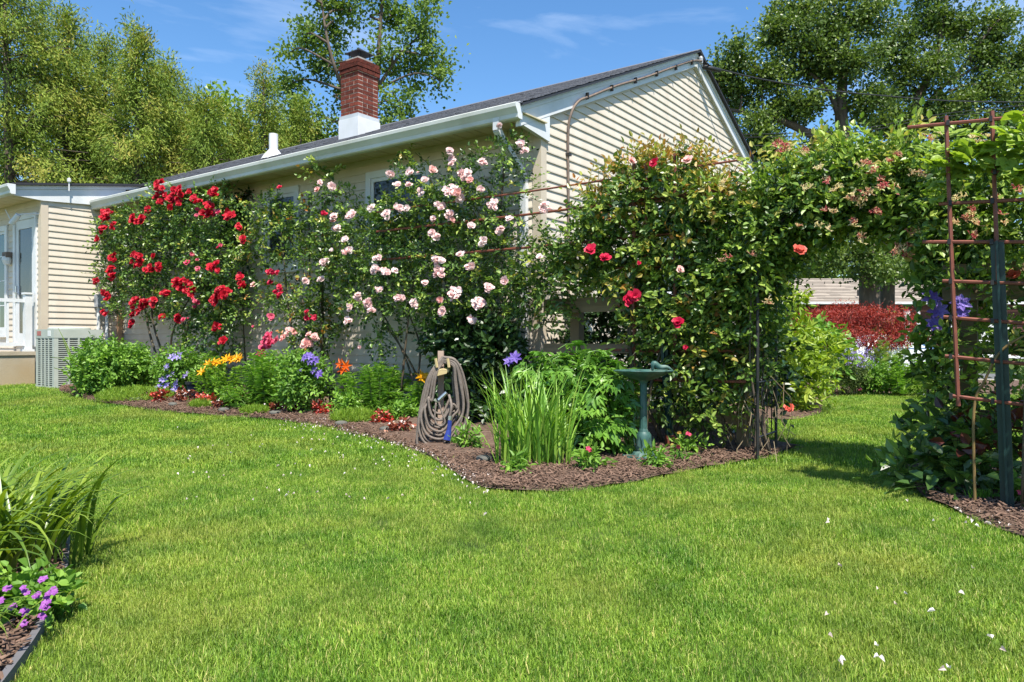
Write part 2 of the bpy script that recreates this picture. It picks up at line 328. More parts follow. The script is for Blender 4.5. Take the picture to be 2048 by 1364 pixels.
f4 = dens([G(u, v) for u, v in [(1565, 842), (1600, 838), (1642, 826), (1648, 800), (1700, 790), (1760, 788), (1860, 787), (2000, 790), (2300, 800)]])
b4 = dens([H(-1.2, 2.0, 0), H(-1.0, 3.0, 0), H(-.9, 4.5, 0), H(-1.5, 6, 0), (3.9, 15.2), (5.5, 15.6), (7.5, 15.8), (10, 15.9), (14, 15.9)])
BEDS.append(strip_sheet('far_bed', f4, b4, M['mulch']))
def in_poly(P, poly):
    x, y = P[:, 0], P[:, 1]; ins = np.zeros(len(P), bool); n = len(poly); j = n - 1
    for i in range(n):
        xi, yi = poly[i]; xj, yj = poly[j]
        c = ((yi > y) != (yj > y)) & (x < (xj - xi) * (y - yi) / (yj - yi + 1e-12) + xi); ins ^= c; j = i
    return ins
HOUSE_POLY = np.array([H(-.05, -.02, 0)[:2], H(-.05, 8.6, 0)[:2], H(16, 8.6, 0)[:2], H(16, -1.4, 0)[:2], H(8.8, -1.35, 0)[:2], H(8.8, 0, 0)[:2]])
mb = MB(); xs = np.linspace(-60, 90, 61); ys = np.array([22.4, 23.5, 24.6, 26, 27.5, 28.6])
Xg, Yg = np.meshgrid(xs, ys); i = np.arange(5)[:, None] * 61; j = np.arange(60)[None]
mb.add(np.stack([Xg, Yg, g(Xg, Yg) + 0.01], -1).reshape(-1, 3), np.stack([i + j, i + j + 1, i + 62 + j, i + 61 + j], -1).reshape(-1, 4))
o = mb.build('road', M['asphalt']); o['kind'] = 'structure'
mb = MB()
for k in range(14):
    mb.box((-60 + k * 10.7, 22.15, float(g(-55 + k * 10.7, 22.2)) - 0.1), (10.66, 0, 0), (0, 0.2, 0), (0, 0, 0.22))
o = mb.build('road_kerb', M['concrete']); o['kind'] = 'structure'

# ------------------------------------------------------------------ house
house = thing('house', 'cream sided ranch house with brick chimney behind the climbing roses', 'house', H(0, 0, 0.2))
CS = 0.1016; ZB = 0.56; ZS = 3.27; PK = 4.25; RS0 = 0.43
def roofz(t): return 3.575 + RS0 * t if t < PK else 3.575 + RS0 * (2 * PK - t)      # top of the shingles
wall = MB()
pent = [H(0, 0, ZB - .02), H(0, 8.5, ZB - .02), H(0, 8.5, ZS), H(0, PK, roofz(PK) - .08), H(0, 0, ZS + .12)]
wall.prism(pent, np.append(E1 * 16, 0))
wall = wall.build('wall', M['siding'], house)
fd = MB(); fd.box(H(0.03, 0.03, -.2), np.append(E1 * 15.9, 0), np.append(E2 * 8.4, 0), (0, 0, 0.2 + ZB)); fd.build('foundation', M['found'], house)
def board(par, O, A, N, z0, z1, a0, a1, b0=None, b1=None, out=0.0165):
    """one siding course; a0..a1 along its lower edge, b0..b1 along its upper edge"""
    b0 = a0 if b0 is None else b0; b1 = a1 if b1 is None else b1
    P = lambda a, n, z: np.array([O[0] + A[0] * a + N[0] * n, O[1] + A[1] * a + N[1] * n, z])
    V = [P(a0, 0, z0), P(a0, out, z0), P(a0, out + .0005, z0 + .012), P(b0, .003, z1), P(a1, 0, z0), P(a1, out, z0), P(a1, out + .0005, z0 + .012), P(b1, .003, z1)]
    mb = MB(); mb.add(V, [[0, 1, 5, 4], [1, 2, 6, 5], [2, 3, 7, 6]], rnd.random()); mb.add(V, [[3, 2, 1, 0], [4, 5, 6, 7]], 0.5)
    mb.build('siding_board', M['siding'], par)
# windows on the long wall: s0, s1, z0, z1
WINS = [(1.57, 2.66, 1.93, 3.10), (3.99, 4.79, 1.95, 3.11), (6.6, 7.5, 1.95, 3.11)]
for k in range(27):
    z0 = ZB + k * CS; z1 = min(z0 + CS + .002, ZS); zm = (z0 + z1) / 2
    cuts = sorted([(w[0] - .01, w[1] + .01) for w in WINS if w[2] - .02 < zm < w[3] + .02]); a = 0.085
    for c0, c1 in cuts + [(8.85, None)]:
        if c0 > a:
            q = a + (c0 - a) * rnd.uniform(.25, .75) if c0 - a > 2.5 else None
            if q: board(wall, C0, E1, -E2, z0, z1, a, q - .0015); board(wall, C0, E1, -E2, z0, z1, q + .0015, c0, out=.0155)
            else: board(wall, C0, E1, -E2, z0, z1, a, c0)
        a = c1
for k in range(49):
    z0 = ZB + k * CS; z1 = z0 + CS + .002
    lim = lambda z: max(0.085, (z + .02 - 3.48) / RS0)
    a0, b0 = lim(z0), lim(z1); a1, b1 = min(8.42, 8.5 - lim(z0)), min(8.42, 8.5 - lim(z1))
    if a1 - a0 < .1: break
    if b1 < b0: b0 = b1 = (b0 + b1) / 2
    if 1.5 < z0 < 2.95 and a1 > 6:
        board(wall, C0, E2, -E1, z0, z1, a0, 2.9, b0, 2.9); board(wall, C0, E2, -E1, z0, z1, 4.4, a1, 4.4, b1)
    else:
        q = a0 + (a1 - a0) * rnd.uniform(.25, .75)
        if a1 - a0 > 2 and b0 < q < b1: board(wall, C0, E2, -E1, z0, z1, a0, q - .0015, b0, q - .0015); board(wall, C0, E2, -E1, z0, z1, q + .0015, a1, q + .0015, b1, out=.0155)
        else: board(wall, C0, E2, -E1, z0, z1, a0, a1, b0, b1)
# corner post
mb = MB()
mb.box(H(-.022, -.022, ZB - .03), np.append(E1 * .107, 0), np.append(E2 * .024, 0), (0, 0, ZS - ZB + .04))
mb.box(H(-.022, .0025, ZB - .03), np.append(E1 * .024, 0), np.append(E2 * .083, 0), (0, 0, ZS - ZB + .04)); mb.build('corner_post', M['corner'], house)
# windows
def window(par, P, a0, a1, z0, z1, glass, trim=.085, rail=True, mull=0):
    """P(a, n, z): point at a along the wall, n out of it"""
    w = MB(); bx = lambda a, b, c, d, n0, n1, m=w: m.box(P(a, n0, c), P(b, n0, c) - P(a, n0, c), P(a, n1, c) - P(a, n0, c), (0, 0, d - c))
    for (a, b, c, d) in [(a0, a1, z1 - trim, z1), (a0, a1, z0, z0 + trim), (a0, a0 + trim, z0 + trim, z1 - trim), (a1 - trim, a1, z0 + trim, z1 - trim)]: bx(a, b, c, d, -.005, .034)
    wo = w.build('window', M['white'], par)
    f = MB(); i0, i1, j0, j1 = a0 + trim, a1 - trim, z0 + trim, z1 - trim
    for (a, b, c, d) in [(i0, i1, j1 - .05, j1), (i0, i1, j0, j0 + .05), (i0, i0 + .045, j0 + .05, j1 - .05), (i1 - .045, i1, j0 + .05, j1 - .05)]: bx(a, b, c, d, -.005, .016, f)
    if rail: bx(i0 + .045, i1 - .045, (j0 + j1) / 2 - .022, (j0 + j1) / 2 + .022, -.005, .02, f)
    for q in range(mull):
        a = i0 + .045 + (i1 - i0 - .09) * (q + 1) / (mull + 1); bx(a - .009, a + .009, j0 + .05, j1 - .05, -.004, .010, f)
    for q in range(3 if mull else 0):
        c = j0 + (j1 - j0) * (q + 1) / 4; bx(i0 + .045, i1 - .045, c - .008, c + .008, -.0035, .0095, f)
    f.build('sash', M['white'], wo)
    p = MB(); bx(i0 + .03, i1 - .03, j0 + .03, j1 - .03, -.004, .005, p); p.build('pane', glass, wo)
    s = MB(); bx(a0 - .03, a1 + .03, z0 - .035, z0 - .002, -.004, .06, s); s.build('sill', M['white'], wo)
PL = lambda a, n, z: H(a, -n, z)
PG = lambda a, n, z: H(-n, a, z)
for w in WINS[:2]: window(house, PL, *w, M['glass'])
window(house, PG, 2.9, 4.4, 1.55, 2.9, M['glass'])
# soffit panels, fascia, gutter
for k in range(30):
    s0 = -.09 + k * .3
    if s0 > 8.7: break
    mb = MB(); L = min(.296, 8.84 - s0)
    for q in range(3):
        mb.box(H(s0 + q * L / 3, -.46, ZS + .004 * (q % 2)), np.append(E1 * (L / 3 - .006), 0), np.append(E2 * .46, 0), (0, 0, .012))
    mb.build('soffit_panel', M['soffit'], house)
mb = MB(); mb.box(H(-.06, -.474, ZS - .02), np.append(E1 * 8.9, 0), np.append(E2 * .014, 0), (0, 0, .14)); mb.build('fascia', M['white'], house)
prof = [(0, .155), (0, 0), (-.06, 0), (-.075, .012), (-.078, .05), (-.098, .085), (-.115, .11), (-.118, .145), (-.108, .155), (-.104, .145), (-.1, .12), (-.012, .115)]
gut = MB(); V = []
for s in (-.09, 8.83): V += [H(s, -.476 + a, 3.195 + b) for a, b in prof]
n = len(prof); gut.add(V, [[i, (i + 1) % n, n + (i + 1) % n, n + i] for i in range(n)])
gut = gut.build('gutter', M['gutter'], house)
mb = MB(); mb.prism([H(-.094, -.476 + a, 3.195 + b) for a, b in prof[:9]], np.append(E1 * .004, 0)); mb.build('end_cap', M['white'], gut)
for sj in (2.95, 5.9):
    mb = MB(); mb.add([H(q, -.476 + a * 1.02 - .0015, 3.195 + b - .001) for q in (sj, sj + .035) for a, b in prof[1:9]], [[i, i + 1, 8 + i + 1, 8 + i] for i in range(7)]); mb.build('gutter_seam', M['gutter'], gut)
ds = MB()
def rectpipe(mb, pts, w=.075, d=.055):
    for a, b in zip(pts[:-1], pts[1:]):
        a, b = np.array(a), np.array(b); ax = (b - a); u_ = np.append(E1, 0) * w
        v_ = np.cross(ax / np.linalg.norm(ax), u_ / w) * d; mb.cbox((a + b) / 2, u_, v_, ax * 1.04)
rectpipe(ds, [H(.183, -.53, 3.24), H(.183, -.53, 3.12), H(.183, -.41, 3.0), H(.183, -.10, 2.78), H(.183, -.045, 2.70), H(.183, -.045, .5)])
ds.build('downspout', M['white'], house)
# rake boards, bird box, frieze
def rake(t0, t1, up, dn, sp, th, mat, name):
    mb = MB(); mb.prism([H(sp, t0, roofz(t0) - up), H(sp, t1, roofz(t1) - up), H(sp, t1, roofz(t1) - dn), H(sp, t0, roofz(t0) - dn)], np.append(E1 * th, 0)); mb.build(name, mat, house)
for t0, t1 in ((-.47, PK), (PK, 8.97)):
    rake(t0, t1, .03, .085, -.072, .03, M['white'], 'rake_trim')
    rake(t0, t1, .087, .235, -.058, .05, M['white'], 'rake_fascia')
    rake(t0 + .5 if t0 < 0 else t0, t1 if t0 < 0 else t1 - .5, .237, .262, -.025, .028, M['corner'], 'frieze_strip')
mb = MB(); mb.prism([H(-.055, -.462, 3.17), H(-.055, .10, 3.10), H(-.055, .10, roofz(.1) - .24), H(-.055, -.462, roofz(-.462) - .24)], np.append(E1 * .05, 0)); mb.build('eave_return', M['white'], house)
# roof
rf = MB(); TH = .03
for ta, tb in ((-.51, PK), (PK, 9.01)):
    rf.prism([H(-.125, ta, roofz(ta) - .002), H(-.125, tb, roofz(tb) - .002), H(-.125, tb, roofz(tb) - TH), H(-.125, ta, roofz(ta) - TH)], np.append(E1 * 16.3, 0))
roof = rf.build('roof', M['drip'], house)
sh = MB(); sl = math.sqrt(1 + RS0 ** 2); ex = .143
for side in (0, 1):
    for k in range(37):
        d0 = k * ex; d1 = min(d0 + ex + .02, 5.22)
        s = -.13 - rnd.random() * .2
        while s < 16.1:
            w = .16 + rnd.random() * .2; a, b = max(s, -.13), s + w - .004; lift = .006 + rnd.random() * .007
            if b > a:
                P = lambda ss, d, h: H(ss, (-.52 + d / sl) if side == 0 else (9.02 - d / sl), roofz((-.52 + d / sl)) + h)
                V = [P(a, d0, 0), P(b, d0, 0), P(b, d0, lift), P(a, d0, lift), P(a, d1, .002), P(b, d1, .002)]
                sh.add(V, [[0, 1, 2, 3], [3, 2, 5, 4]], rnd.random())
            s += w
sh.build('shingles', M['shingle'], roof, kind='stuff')
mb = MB()
for sg in (-1, 1):
    mb.prism([H(-.13, PK + sg * .16, roofz(PK) - .058), H(-.13, PK, roofz(PK) + .018), H(-.13, PK, roofz(PK) + .004), H(-.13, PK + sg * .16, roofz(PK) - .068)], np.append(E1 * 16.25, 0))
mb.build('ridge_cap', M['shingle'], roof)
# chimney
cs, ct = 4.27, 1.32; cw, cd = .40, .43; zc = roofz(ct)
ch = MB(); ch.box(H(cs + .008, ct + .008, zc - .1), np.append(E1 * (cw - .016), 0), np.append(E2 * (cd - .016), 0), (0, 0, 5.36 - zc + .1))
chim = ch.build('chimney', M['mortar'], house)
BL = .2; bh = .0555; cz = .0675
def brickrow(z, o, off):
    ring = [((cs - o, ct - o), 0, cw + 2 * o), ((cs - o, ct - o), 1, cd + 2 * o), ((cs - o, ct + cd + o - .1), 0, cw + 2 * o), ((cs + cw + o - .1, ct - o), 1, cd + 2 * o)]
    for q, ((s, t), dr, L) in enumerate(ring):
        a = 0.1 if q in (1, 3) else 0.0; first = True
        end = L - .1 if q in (1, 3) else L
        st = (off if not first else off) if q in (0, 2) else .1 + off * .5
        x = a
        cuts = [a]; c = a + (.1 if (off > 0) == (q in (0, 2)) else .2)
        while c < end - .05: cuts.append(c); c += BL
        cuts.append(end)
        for x0, x1 in zip(cuts[:-1], cuts[1:]):
            j = rnd.random() * .004; b = MB()
            if dr == 0: b.box(H(s + x0 + .006, t + j, z), np.append(E1 * (x1 - x0 - .012), 0), np.append(E2 * .1, 0), (0, 0, bh), rnd.random() * (1 if z < 5.1 else .15) - (0 if z < 5.1 else .35))
            else: b.box(H(s + j, t + x0 + .006, z), np.append(E1 * .1, 0), np.append(E2 * (x1 - x0 - .012), 0), (0, 0, bh), rnd.random() * (1 if z < 5.1 else .15) - (0 if z < 5.1 else .35))
            b.build('brick', M['brick'], chim)
for k in range(13):
    o = .0 if k < 10 else (.02, .028, .014)[k - 10]
    brickrow(4.49 + k * cz, o, .1 * (k % 2))
fl = MB(); zz = roofz(ct - .05)
fl.prism([H(cs - .022, ct - .022, zz - .1), H(cs - .022, ct + cd + .022, zz + .1), H(cs - .022, ct + cd + .022, 4.44), H(cs - .022, ct - .022, 4.44)], np.append(E1 * (cw + .044), 0)); fl.build('flashing', M['white'], chim)
f2_ = MB(); f2_.box(H(cs - .014, ct - .014, 4.435), np.append(E1 * (cw + .028), 0), np.append(E2 * (cd + .028), 0), (0, 0, .065)); f2_.build('counter_flashing', surf('zinc_flashing', (.5, .53, .55), rough=.5), chim)
mb = MB(); mb.box(H(cs + .06, ct + .06, 5.365), np.append(E1 * (cw - .12), 0), np.append(E2 * (cd - .12), 0), (0, 0, .05)); mb.build('crown', M['found'], chim)
cap = MB(); cc = H(cs + cw / 2, ct + cd / 2, 5.415); hx = np.append(E1 * .15, 0); hy = np.append(E2 * .15, 0)
base4 = [cc - hx - hy, cc + hx - hy, cc + hx + hy, cc - hx + hy]
for c4 in base4: cap.tube([cc + (c4 - cc) * .75 - (0, 0, .02), cc + (c4 - cc) * .75 + (0, 0, .12)], .008, 5)
up = np.array([0, 0, .1]); V = [cc + (c4 - cc) * 1.1 + up for c4 in base4] + [cc + up + (0, 0, .105)]
V += [v - np.array([0, 0, .008]) for v in V[:4]]
cap.add(V, [[0, 1, 4], [1, 2, 4], [2, 3, 4], [3, 0, 4]]); cap.add(V, [[8, 7, 6, 5], [0, 5, 6, 1], [1, 6, 7, 2], [2, 7, 8, 3], [3, 8, 5, 0]])
cap.build('chimney_cap', M['black'], chim)
# vent pipe
vp = H(*toST(PY(547, 312, 12.15)), 0); tv = toST(vp)[1]; vz = roofz(tv)
mb = MB(); mb.tube([[vp[0], vp[1], vz - .05], [vp[0], vp[1], vz + .36]], .072, 16); v_ = mb.build('vent_pipe', M['white'], house, smooth=False)
mb = MB(); mb.lathe([(.2, -.07), (.16, 0), (.1, .07), (.074, .1)], (vp[0], vp[1], vz), 14); mb.build('boot', M['white'], v_)
# service cable on the gable
def rk(t, d): return H(-.085, t, roofz(t) - d)
pth = arc([H(-.035, .52, 1.2), H(-.035, .52, 2.4), H(-.035, .51, 3.25), H(-.06, .53, 3.5), H(-.085, .66, 3.68), rk(.95, .165), rk(1.6, .14), rk(2.4, .15), rk(3.2, .135), rk(4.0, .13), H(-.13, 4.28, roofz(PK) - .16)], 6)
mb = MB(); mb.tube(pth, .015, 7); cab = mb.build('service_cable', M['cable'], house, smooth=True)
for t in (.85, 1.45, 2.1, 2.75, 3.4, 4.0):
    mb = MB(); mb.cbox(rk(t, .15) + np.append(-E1 * .004, 0), np.append(E1 * .04, 0), np.append(E2 * .016, 0), (0, 0, .075)); mb.build('cable_clip', M['black'], cab)
for z in (3.05, 2.5, 1.95):
    mb = MB(); mb.cbox(H(-.035, .52, z), np.append(E1 * .05, 0), np.append(E2 * .055, 0), (0, 0, .03)); mb.build('cable_clip', M['black'], cab)
mb = MB(); mb.lathe([(.001, -.07), (.03, -.06), (.035, .02), (.02, .05), (.001, .055)], H(-.11, 4.3, roofz(PK) - .13), 10); mb.build('weather_head', M['greybox'], house)
wire = arc([H(-.17, 4.35, roofz(PK) - .17), PY(1438, 138, 11.6), PY(1560, 165, 12.2), PY(1750, 190, 13.2), PY(2048, 204, 14.6), PY(2700, 190, 17)], 8)
mb = MB(); mb.tube(wire, .011, 6); mb.tube([PY(1408, 134, 11.45), PY(1440, 141, 11.6)], .035, 8)
tag(mb.build('overhead_wire', M['black'], smooth=True), 'black overhead service wire running off from the gable peak', 'wire')
for k, (v0, v1, v2) in enumerate([(268, 232, 210), (285, 245, 222), (262, 226, 198)]):
    mb = MB(); mb.tube(arc([PY(1460, v0 + 8, 22), PY(1700, v0 - 2, 22), PY(1900, v1, 22), PY(2200, v2, 22), PY(2900, v2 - 60, 22)], 6), .012, 5)
    tag(mb.build('utility_line', M['black']), 'thin black utility line crossing in front of the oak trunks', 'wire', group='utility lines strung across the yard')
# ------------------------------------------------------------------ wing
WS = 8.85; WT = -1.307
wing = thing('house_wing', 'cream sided wing with glazed door, low roof and white fascia', 'house wing', H(WS, WT, .2))
wz = lambda t: 3.43 + .16 * (t + 1.73)
w = MB(); w.prism([H(WS, WT, .5), H(WS, .3, .5), H(WS, .3, wz(.3) - .1), H(WS, WT, wz(WT) - .1)], np.append(E1 * 6, 0)); wwall = w.build('wall', M['siding'], wing)
mb = MB(); mb.box(H(WS + .02, WT + .02, -.1), np.append(E1 * 5.9, 0), np.append(E2 * 1.2, 0), (0, 0, .62)); mb.build('foundation', M['found'], wing)
OW = C0 + WS * E1
for k in range(29):
    z0 = .52 + k * CS; z1 = z0 + CS + .002
    if z0 > wz(0) - .26: break
    lo = lambda z: max(WT + .085, (z - 3.43 + .24) / .16 - 1.73)
    if lo(z0) < -.05: board(wwall, OW, E2, -E1, z0, z1, lo(z0), 0, min(lo(z1), -.03), 0)
OF = C0 + WT * E2
for k in range(27):
    z0 = .52 + k * CS; z1 = z0 + CS + .002
    if z1 > 3.31: z1 = 3.31
    if z0 > 3.25: break
    zm = (z0 + z1) / 2; a = WS + .085
    for c0, c1 in ([(8.99, 9.87)] if zm < 3.08 else []) + ([(10.12, 11.6)] if 1.0 < zm < 3.0 else []) + [(14.8, None)]:
        if c0 > a + .01: board(wwall, OF, E1, -E2, z0, z1, a, c0)
        a = c1
mb = MB(); mb.box(H(WS - .022, WT - .022, .45), np.append(E1 * .107, 0), np.append(E2 * .024, 0), (0, 0, 2.88)); mb.box(H(WS - .022, WT + .0025, .45), np.append(E1 * .024, 0), np.append(E2 * .083, 0), (0, 0, 2.88)); mb.build('corner_post', M['corner'], wing)
mb = MB(); mb.prism([H(WS - .12, -1.76, wz(-1.76) + .012), H(WS - .12, .49, wz(.49) + .012), H(WS - .12, .49, wz(.49) - .025), H(WS - .12, -1.76, wz(-1.76) - .025)], np.append(E1 * 6.3, 0)); mb.build('roof', M['drip'], wing)
mb = MB(); mb.prism([H(WS - .065, -1.73, wz(-1.73) - .027), H(WS - .065, .3, wz(.3) - .027), H(WS - .065, .3, wz(.3) - .085), H(WS - .065, -1.73, wz(-1.73) - .085)], np.append(E1 * .03, 0)); mb.build('rake_trim', M['white'], wing)
mb = MB(); mb.prism([H(WS - .05, -1.72, wz(-1.72) - .087), H(WS - .05, .02, wz(.02) - .087), H(WS - .05, .02, wz(.02) - .40), H(WS - .05, WT, wz(WT) - .27), H(WS - .05, -1.72, wz(-1.72) - .18)], np.append(E1 * .045, 0)); mb.build('rake_fascia', M['white'], wing)
for k in range(20):
    mb = MB()
    for q in range(3): mb.box(H(WS + .0 + k * .3 + q * .0985, -1.71, 3.27 + .004 * (q % 2)), np.append(E1 * .093, 0), np.append(E2 * .4, 0), (0, 0, .012))
    mb.build('soffit_panel', M['soffit'], wing)
mb = MB(); V = []
for s in (WS - .13, 15.1): V += [H(s, -1.735 + a, 3.255 + b) for a, b in prof]
mb.add(V, [[i, (i + 1) % n, n + (i + 1) % n, n + i] for i in range(n)]); gw = mb.build('gutter', M['gutter'], wing)
mb = MB(); mb.prism([H(WS - .133, -1.735 + a, 3.255 + b) for a, b in prof[:9]], np.append(E1 * .004, 0)); mb.build('end_cap', M['white'], gw)
PWf = lambda a, nn, z: H(a, WT - nn, z)
window(wing, PWf, 10.15, 11.57, 1.05, 2.95, M['glassgreen'], trim=.09, rail=False, mull=3)
dr = MB()
bxd = lambda mm, a, b, c, d, n0, n1: mm.box(PWf(a, n0, c), PWf(b, n0, c) - PWf(a, n0, c), PWf(a, n1, c) - PWf(a, n0, c), (0, 0, d - c))
for a, b, c, d in [(8.985, 9.88, 2.98, 3.06), (8.985, 9.06, .86, 2.98), (9.80, 9.88, .86, 2.98)]: bxd(dr, a, b, c, d, -.005, .04)
door = dr.build('door', M['white'], wing)
mb = MB()
for a, b, c, d in [(9.065, 9.795, 2.83, 2.975), (9.065, 9.795, .88, 1.08), (9.065, 9.17, 1.08, 2.83), (9.69, 9.795, 1.08, 2.83)]: bxd(mb, a, b, c, d, -.004, .022)
mb.build('storm_frame', M['white'], door)
mb = MB(); bxd(mb, 9.15, 9.71, 1.06, 2.85, -.004, .008); mb.build('pane', surf('door_glass', (.05, .055, .045), (.02, .022, .02), rough=.07, scale=1.2, spec=.6), door)
mb = MB(); mb.cbox(PWf(9.74, .035, 1.78), np.append(E1 * .03, 0), np.append(E2 * .03, 0), (0, 0, .2)); mb.tube([PWf(9.74, .06, 1.76), PWf(9.62, .07, 1.76)], .01, 6); mb.build('handle', M['silver'], door)
lamp = thing('porch_lamp', 'small brown wall lamp with white globe between window and door', 'lamp', PWf(10.0, 0, 2.3))
mb = MB(); mb.cbox(PWf(10.0, .06, 2.42), np.append(E1 * .16, 0), np.append(E2 * .13, 0), (0, 0, .09)); mb.build('bracket', M['cable'], lamp)
mb = MB(); mb.lathe([(.001, -.14), (.05, -.13), (.075, -.06), (.07, 0)], PWf(10.0, .08, 2.39), 12); mb.build('globe', M['white'], lamp)
cm = thing('security_camera', 'small white security camera under the wing eave', 'camera', PWf(8.92, 0, 2.95))
a_, b_ = PWf(9.0, .28, 2.98), PWf(9.12, .34, 2.84)
mb = MB(); mb.tube([a_, b_], .045, 10); mb.build('body', M['white'], cm, smooth=False)
mb = MB(); mb.tube([PWf(8.9, .0, 3.02), PWf(8.95, .2, 3.0), a_], .013, 6); mb.build('bracket', M['white'], cm)
mb = MB(); mb.tube([b_ + (0, 0, .04), PWf(9.3, .36, 3.08)], .006, 5); mb.build('antenna', M['white'], cm)
mb = MB(); pfl = H(WS - .13, -.95, wz(-.95)); mb.tube([pfl - (0, 0, .12), pfl + (0, 0, .03)], .012, 6); mb.lathe([(.001, .02), (.03, .03), (.03, .08), (.001, .1)], pfl, 8)
tag(mb.build('eave_bulb', M['white']), 'small white sensor bulb on the wing roof edge', 'sensor')
# stoop with railing
st = thing('concrete_stoop', 'tan weathered concrete stoop beside the grey cooling unit', 'stoop', H(8.95, -2.0, .24))
mb = MB(); mb.box(H(8.93, -3.1, -.1), np.append(E1 * 2.4, 0), np.append(E2 * 1.72, 0), (0, 0, .82)); mb.build('block', M['concrete'], st)
mb = MB(); mb.box(H(8.91, -3.12, .722), np.append(E1 * 2.45, 0), np.append(E2 * 1.76, 0), (0, 0, .06)); mb.build('slab', M['concrete'], st)
rl = thing('porch_railing', 'white railing with square balusters on the concrete stoop', 'railing', H(9.0, -2.0, .78))
for t in (-1.46, -3.05):
    mb = MB(); mb.cbox(H(9.0, t, 1.24), np.append(E1 * .1, 0), np.append(E2 * .1, 0), (0, 0, .93)); mb.cbox(H(9.0, t, .80), np.append(E1 * .15, 0), np.append(E2 * .15, 0), (0, 0, .035)); mb.cbox(H(9.0, t, 1.72), np.append(E1 * .13, 0), np.append(E2 * .13, 0), (0, 0, .03)); mb.build('post', M['white'], rl)
for z in (1.6, .9):
    mb = MB(); mb.cbox(H(9.0, -2.255, z), np.append(E1 * .045, 0), np.append(E2 * 1.49, 0), (0, 0, .055)); mb.build('rail', M['white'], rl)
for k in range(11):
    mb = MB(); mb.cbox(H(9.0, -1.62 - k * .125, 1.25), np.append(E1 * .028, 0), np.append(E2 * .028, 0), (0, 0, .66)); mb.build('baluster', M['white'], rl)
# air conditioner
ap = G(108, 777); asx, at_ = toST(ap); az = ap[2]
ac = thing('air_conditioner', 'pale grey green outdoor cooling unit beside the mint bush', 'air conditioner', ap)
mb = MB(); mb.box(H(asx + .015, at_ + .015, az + .03), np.append(E1 * .59, 0), np.append(E2 * .67, 0), (0, 0, .82)); mb.build('coil', M['acdark'], ac)
mb = MB()
for a, b in ((0, 0), (.56, 0), (0, .64), (.56, .64)): mb.box(H(asx + a, at_ + b, az), np.append(E1 * .06, 0), np.append(E2 * .06, 0), (0, 0, .76))
mb.box(H(asx - .004, at_ - .004, az + .755), np.append(E1 * .628, 0), np.append(E2 * .708, 0), (0, 0, .13)); mb.box(H(asx - .004, at_ - .004, az - .03), np.append(E1 * .628, 0), np.append(E2 * .708, 0), (0, 0, .06)); cabn = mb.build('cabinet', M['acmetal'], ac)
mb = MB(); mb.lathe([(.29, 0), (.29, .02), (.26, .035), (.001, .045)], H(asx + .31, at_ + .35, az + .885), 24); mb.build('top_grille', M['acmetal'], ac)
for q in range(3):
    mb = MB(); mb.box(H(asx + .06 + (q + 1) * .50 / 4 - .012, at_ - .003, az + .03), np.append(E1 * .024, 0), np.append(E2 * .02, 0), (0, 0, .727)); mb.build('rib', M['acmetal'], ac)
    mb = MB(); mb.box(H(asx - .003, at_ + .06 + (q + 1) * .58 / 4 - .012, az + .03), np.append(E1 * .02, 0), np.append(E2 * .024, 0), (0, 0, .727)); mb.build('rib', M['acmetal'], ac)
lv = MB()
for q in range(24):
    z = az + .05 + q * .03
    lv.box(H(asx + .06, at_ + .002, z), np.append(E1 * .50, 0), np.append(E2 * .012, 0), (0, 0, .013)); lv.box(H(asx + .002, at_ + .06, z), np.append(E1 * .012, 0), np.append(E2 * .58, 0), (0, 0, .013))
lv.build('louvre_slats', M['acmetal'], ac, kind='stuff')
mb = MB(); mb.box(H(asx + .10, at_ - .007, az + .78), np.append(E1 * .1, 0), np.append(E2 * .003, 0), (0, 0, .085)); mb.build('paper_label', M['copse'], ac)
mb = MB(); mb.box(H(asx + .43, at_ - .007, az + .79), np.append(E1 * .13, 0), np.append(E2 * .003, 0), (0, 0, .07)); mb.build('badge', surf('red_badge', (.4, .12, .1), rough=.5), ac)
# meter box and pipes on the wing wall
eb = PS(207, 602, WS - .06); es, et = toST(eb)
bxn = thing('disconnect_box', 'grey plastic utility box on the wing wall above two white conduits', 'utility box', eb)
mb = MB(); mb.cbox(H(WS - .06, et, eb[2]), np.append(E1 * .1, 0), np.append(E2 * .27, 0), (0, 0, .22)); mb.build('case', M['greybox'], bxn)
mb = MB(); mb.cbox(H(WS - .115, et, eb[2]), np.append(E1 * .012, 0), np.append(E2 * .25, 0), (0, 0, .2)); mb.build('lid', M['greybox'], bxn)
for dt in (-.08, .06):
    mb = MB(); mb.tube([H(WS - .05, et + dt, eb[2] - .1), H(WS - .05, et + dt, .45)], .028, 8); mb.build('conduit', M['white'], bxn)
mb = MB(); q = PS(241, 660, WS - .08); qt = toST(q)[1]
mb.cbox(H(WS - .04, qt, 1.0), np.append(E1 * .06, 0), np.append(E2 * .07, 0), (0, 0, 1.0)); tag(mb.build('line_set_cover', M['copper']), 'tan vertical pipe cover on the wing wall beside the red rose', 'pipe')
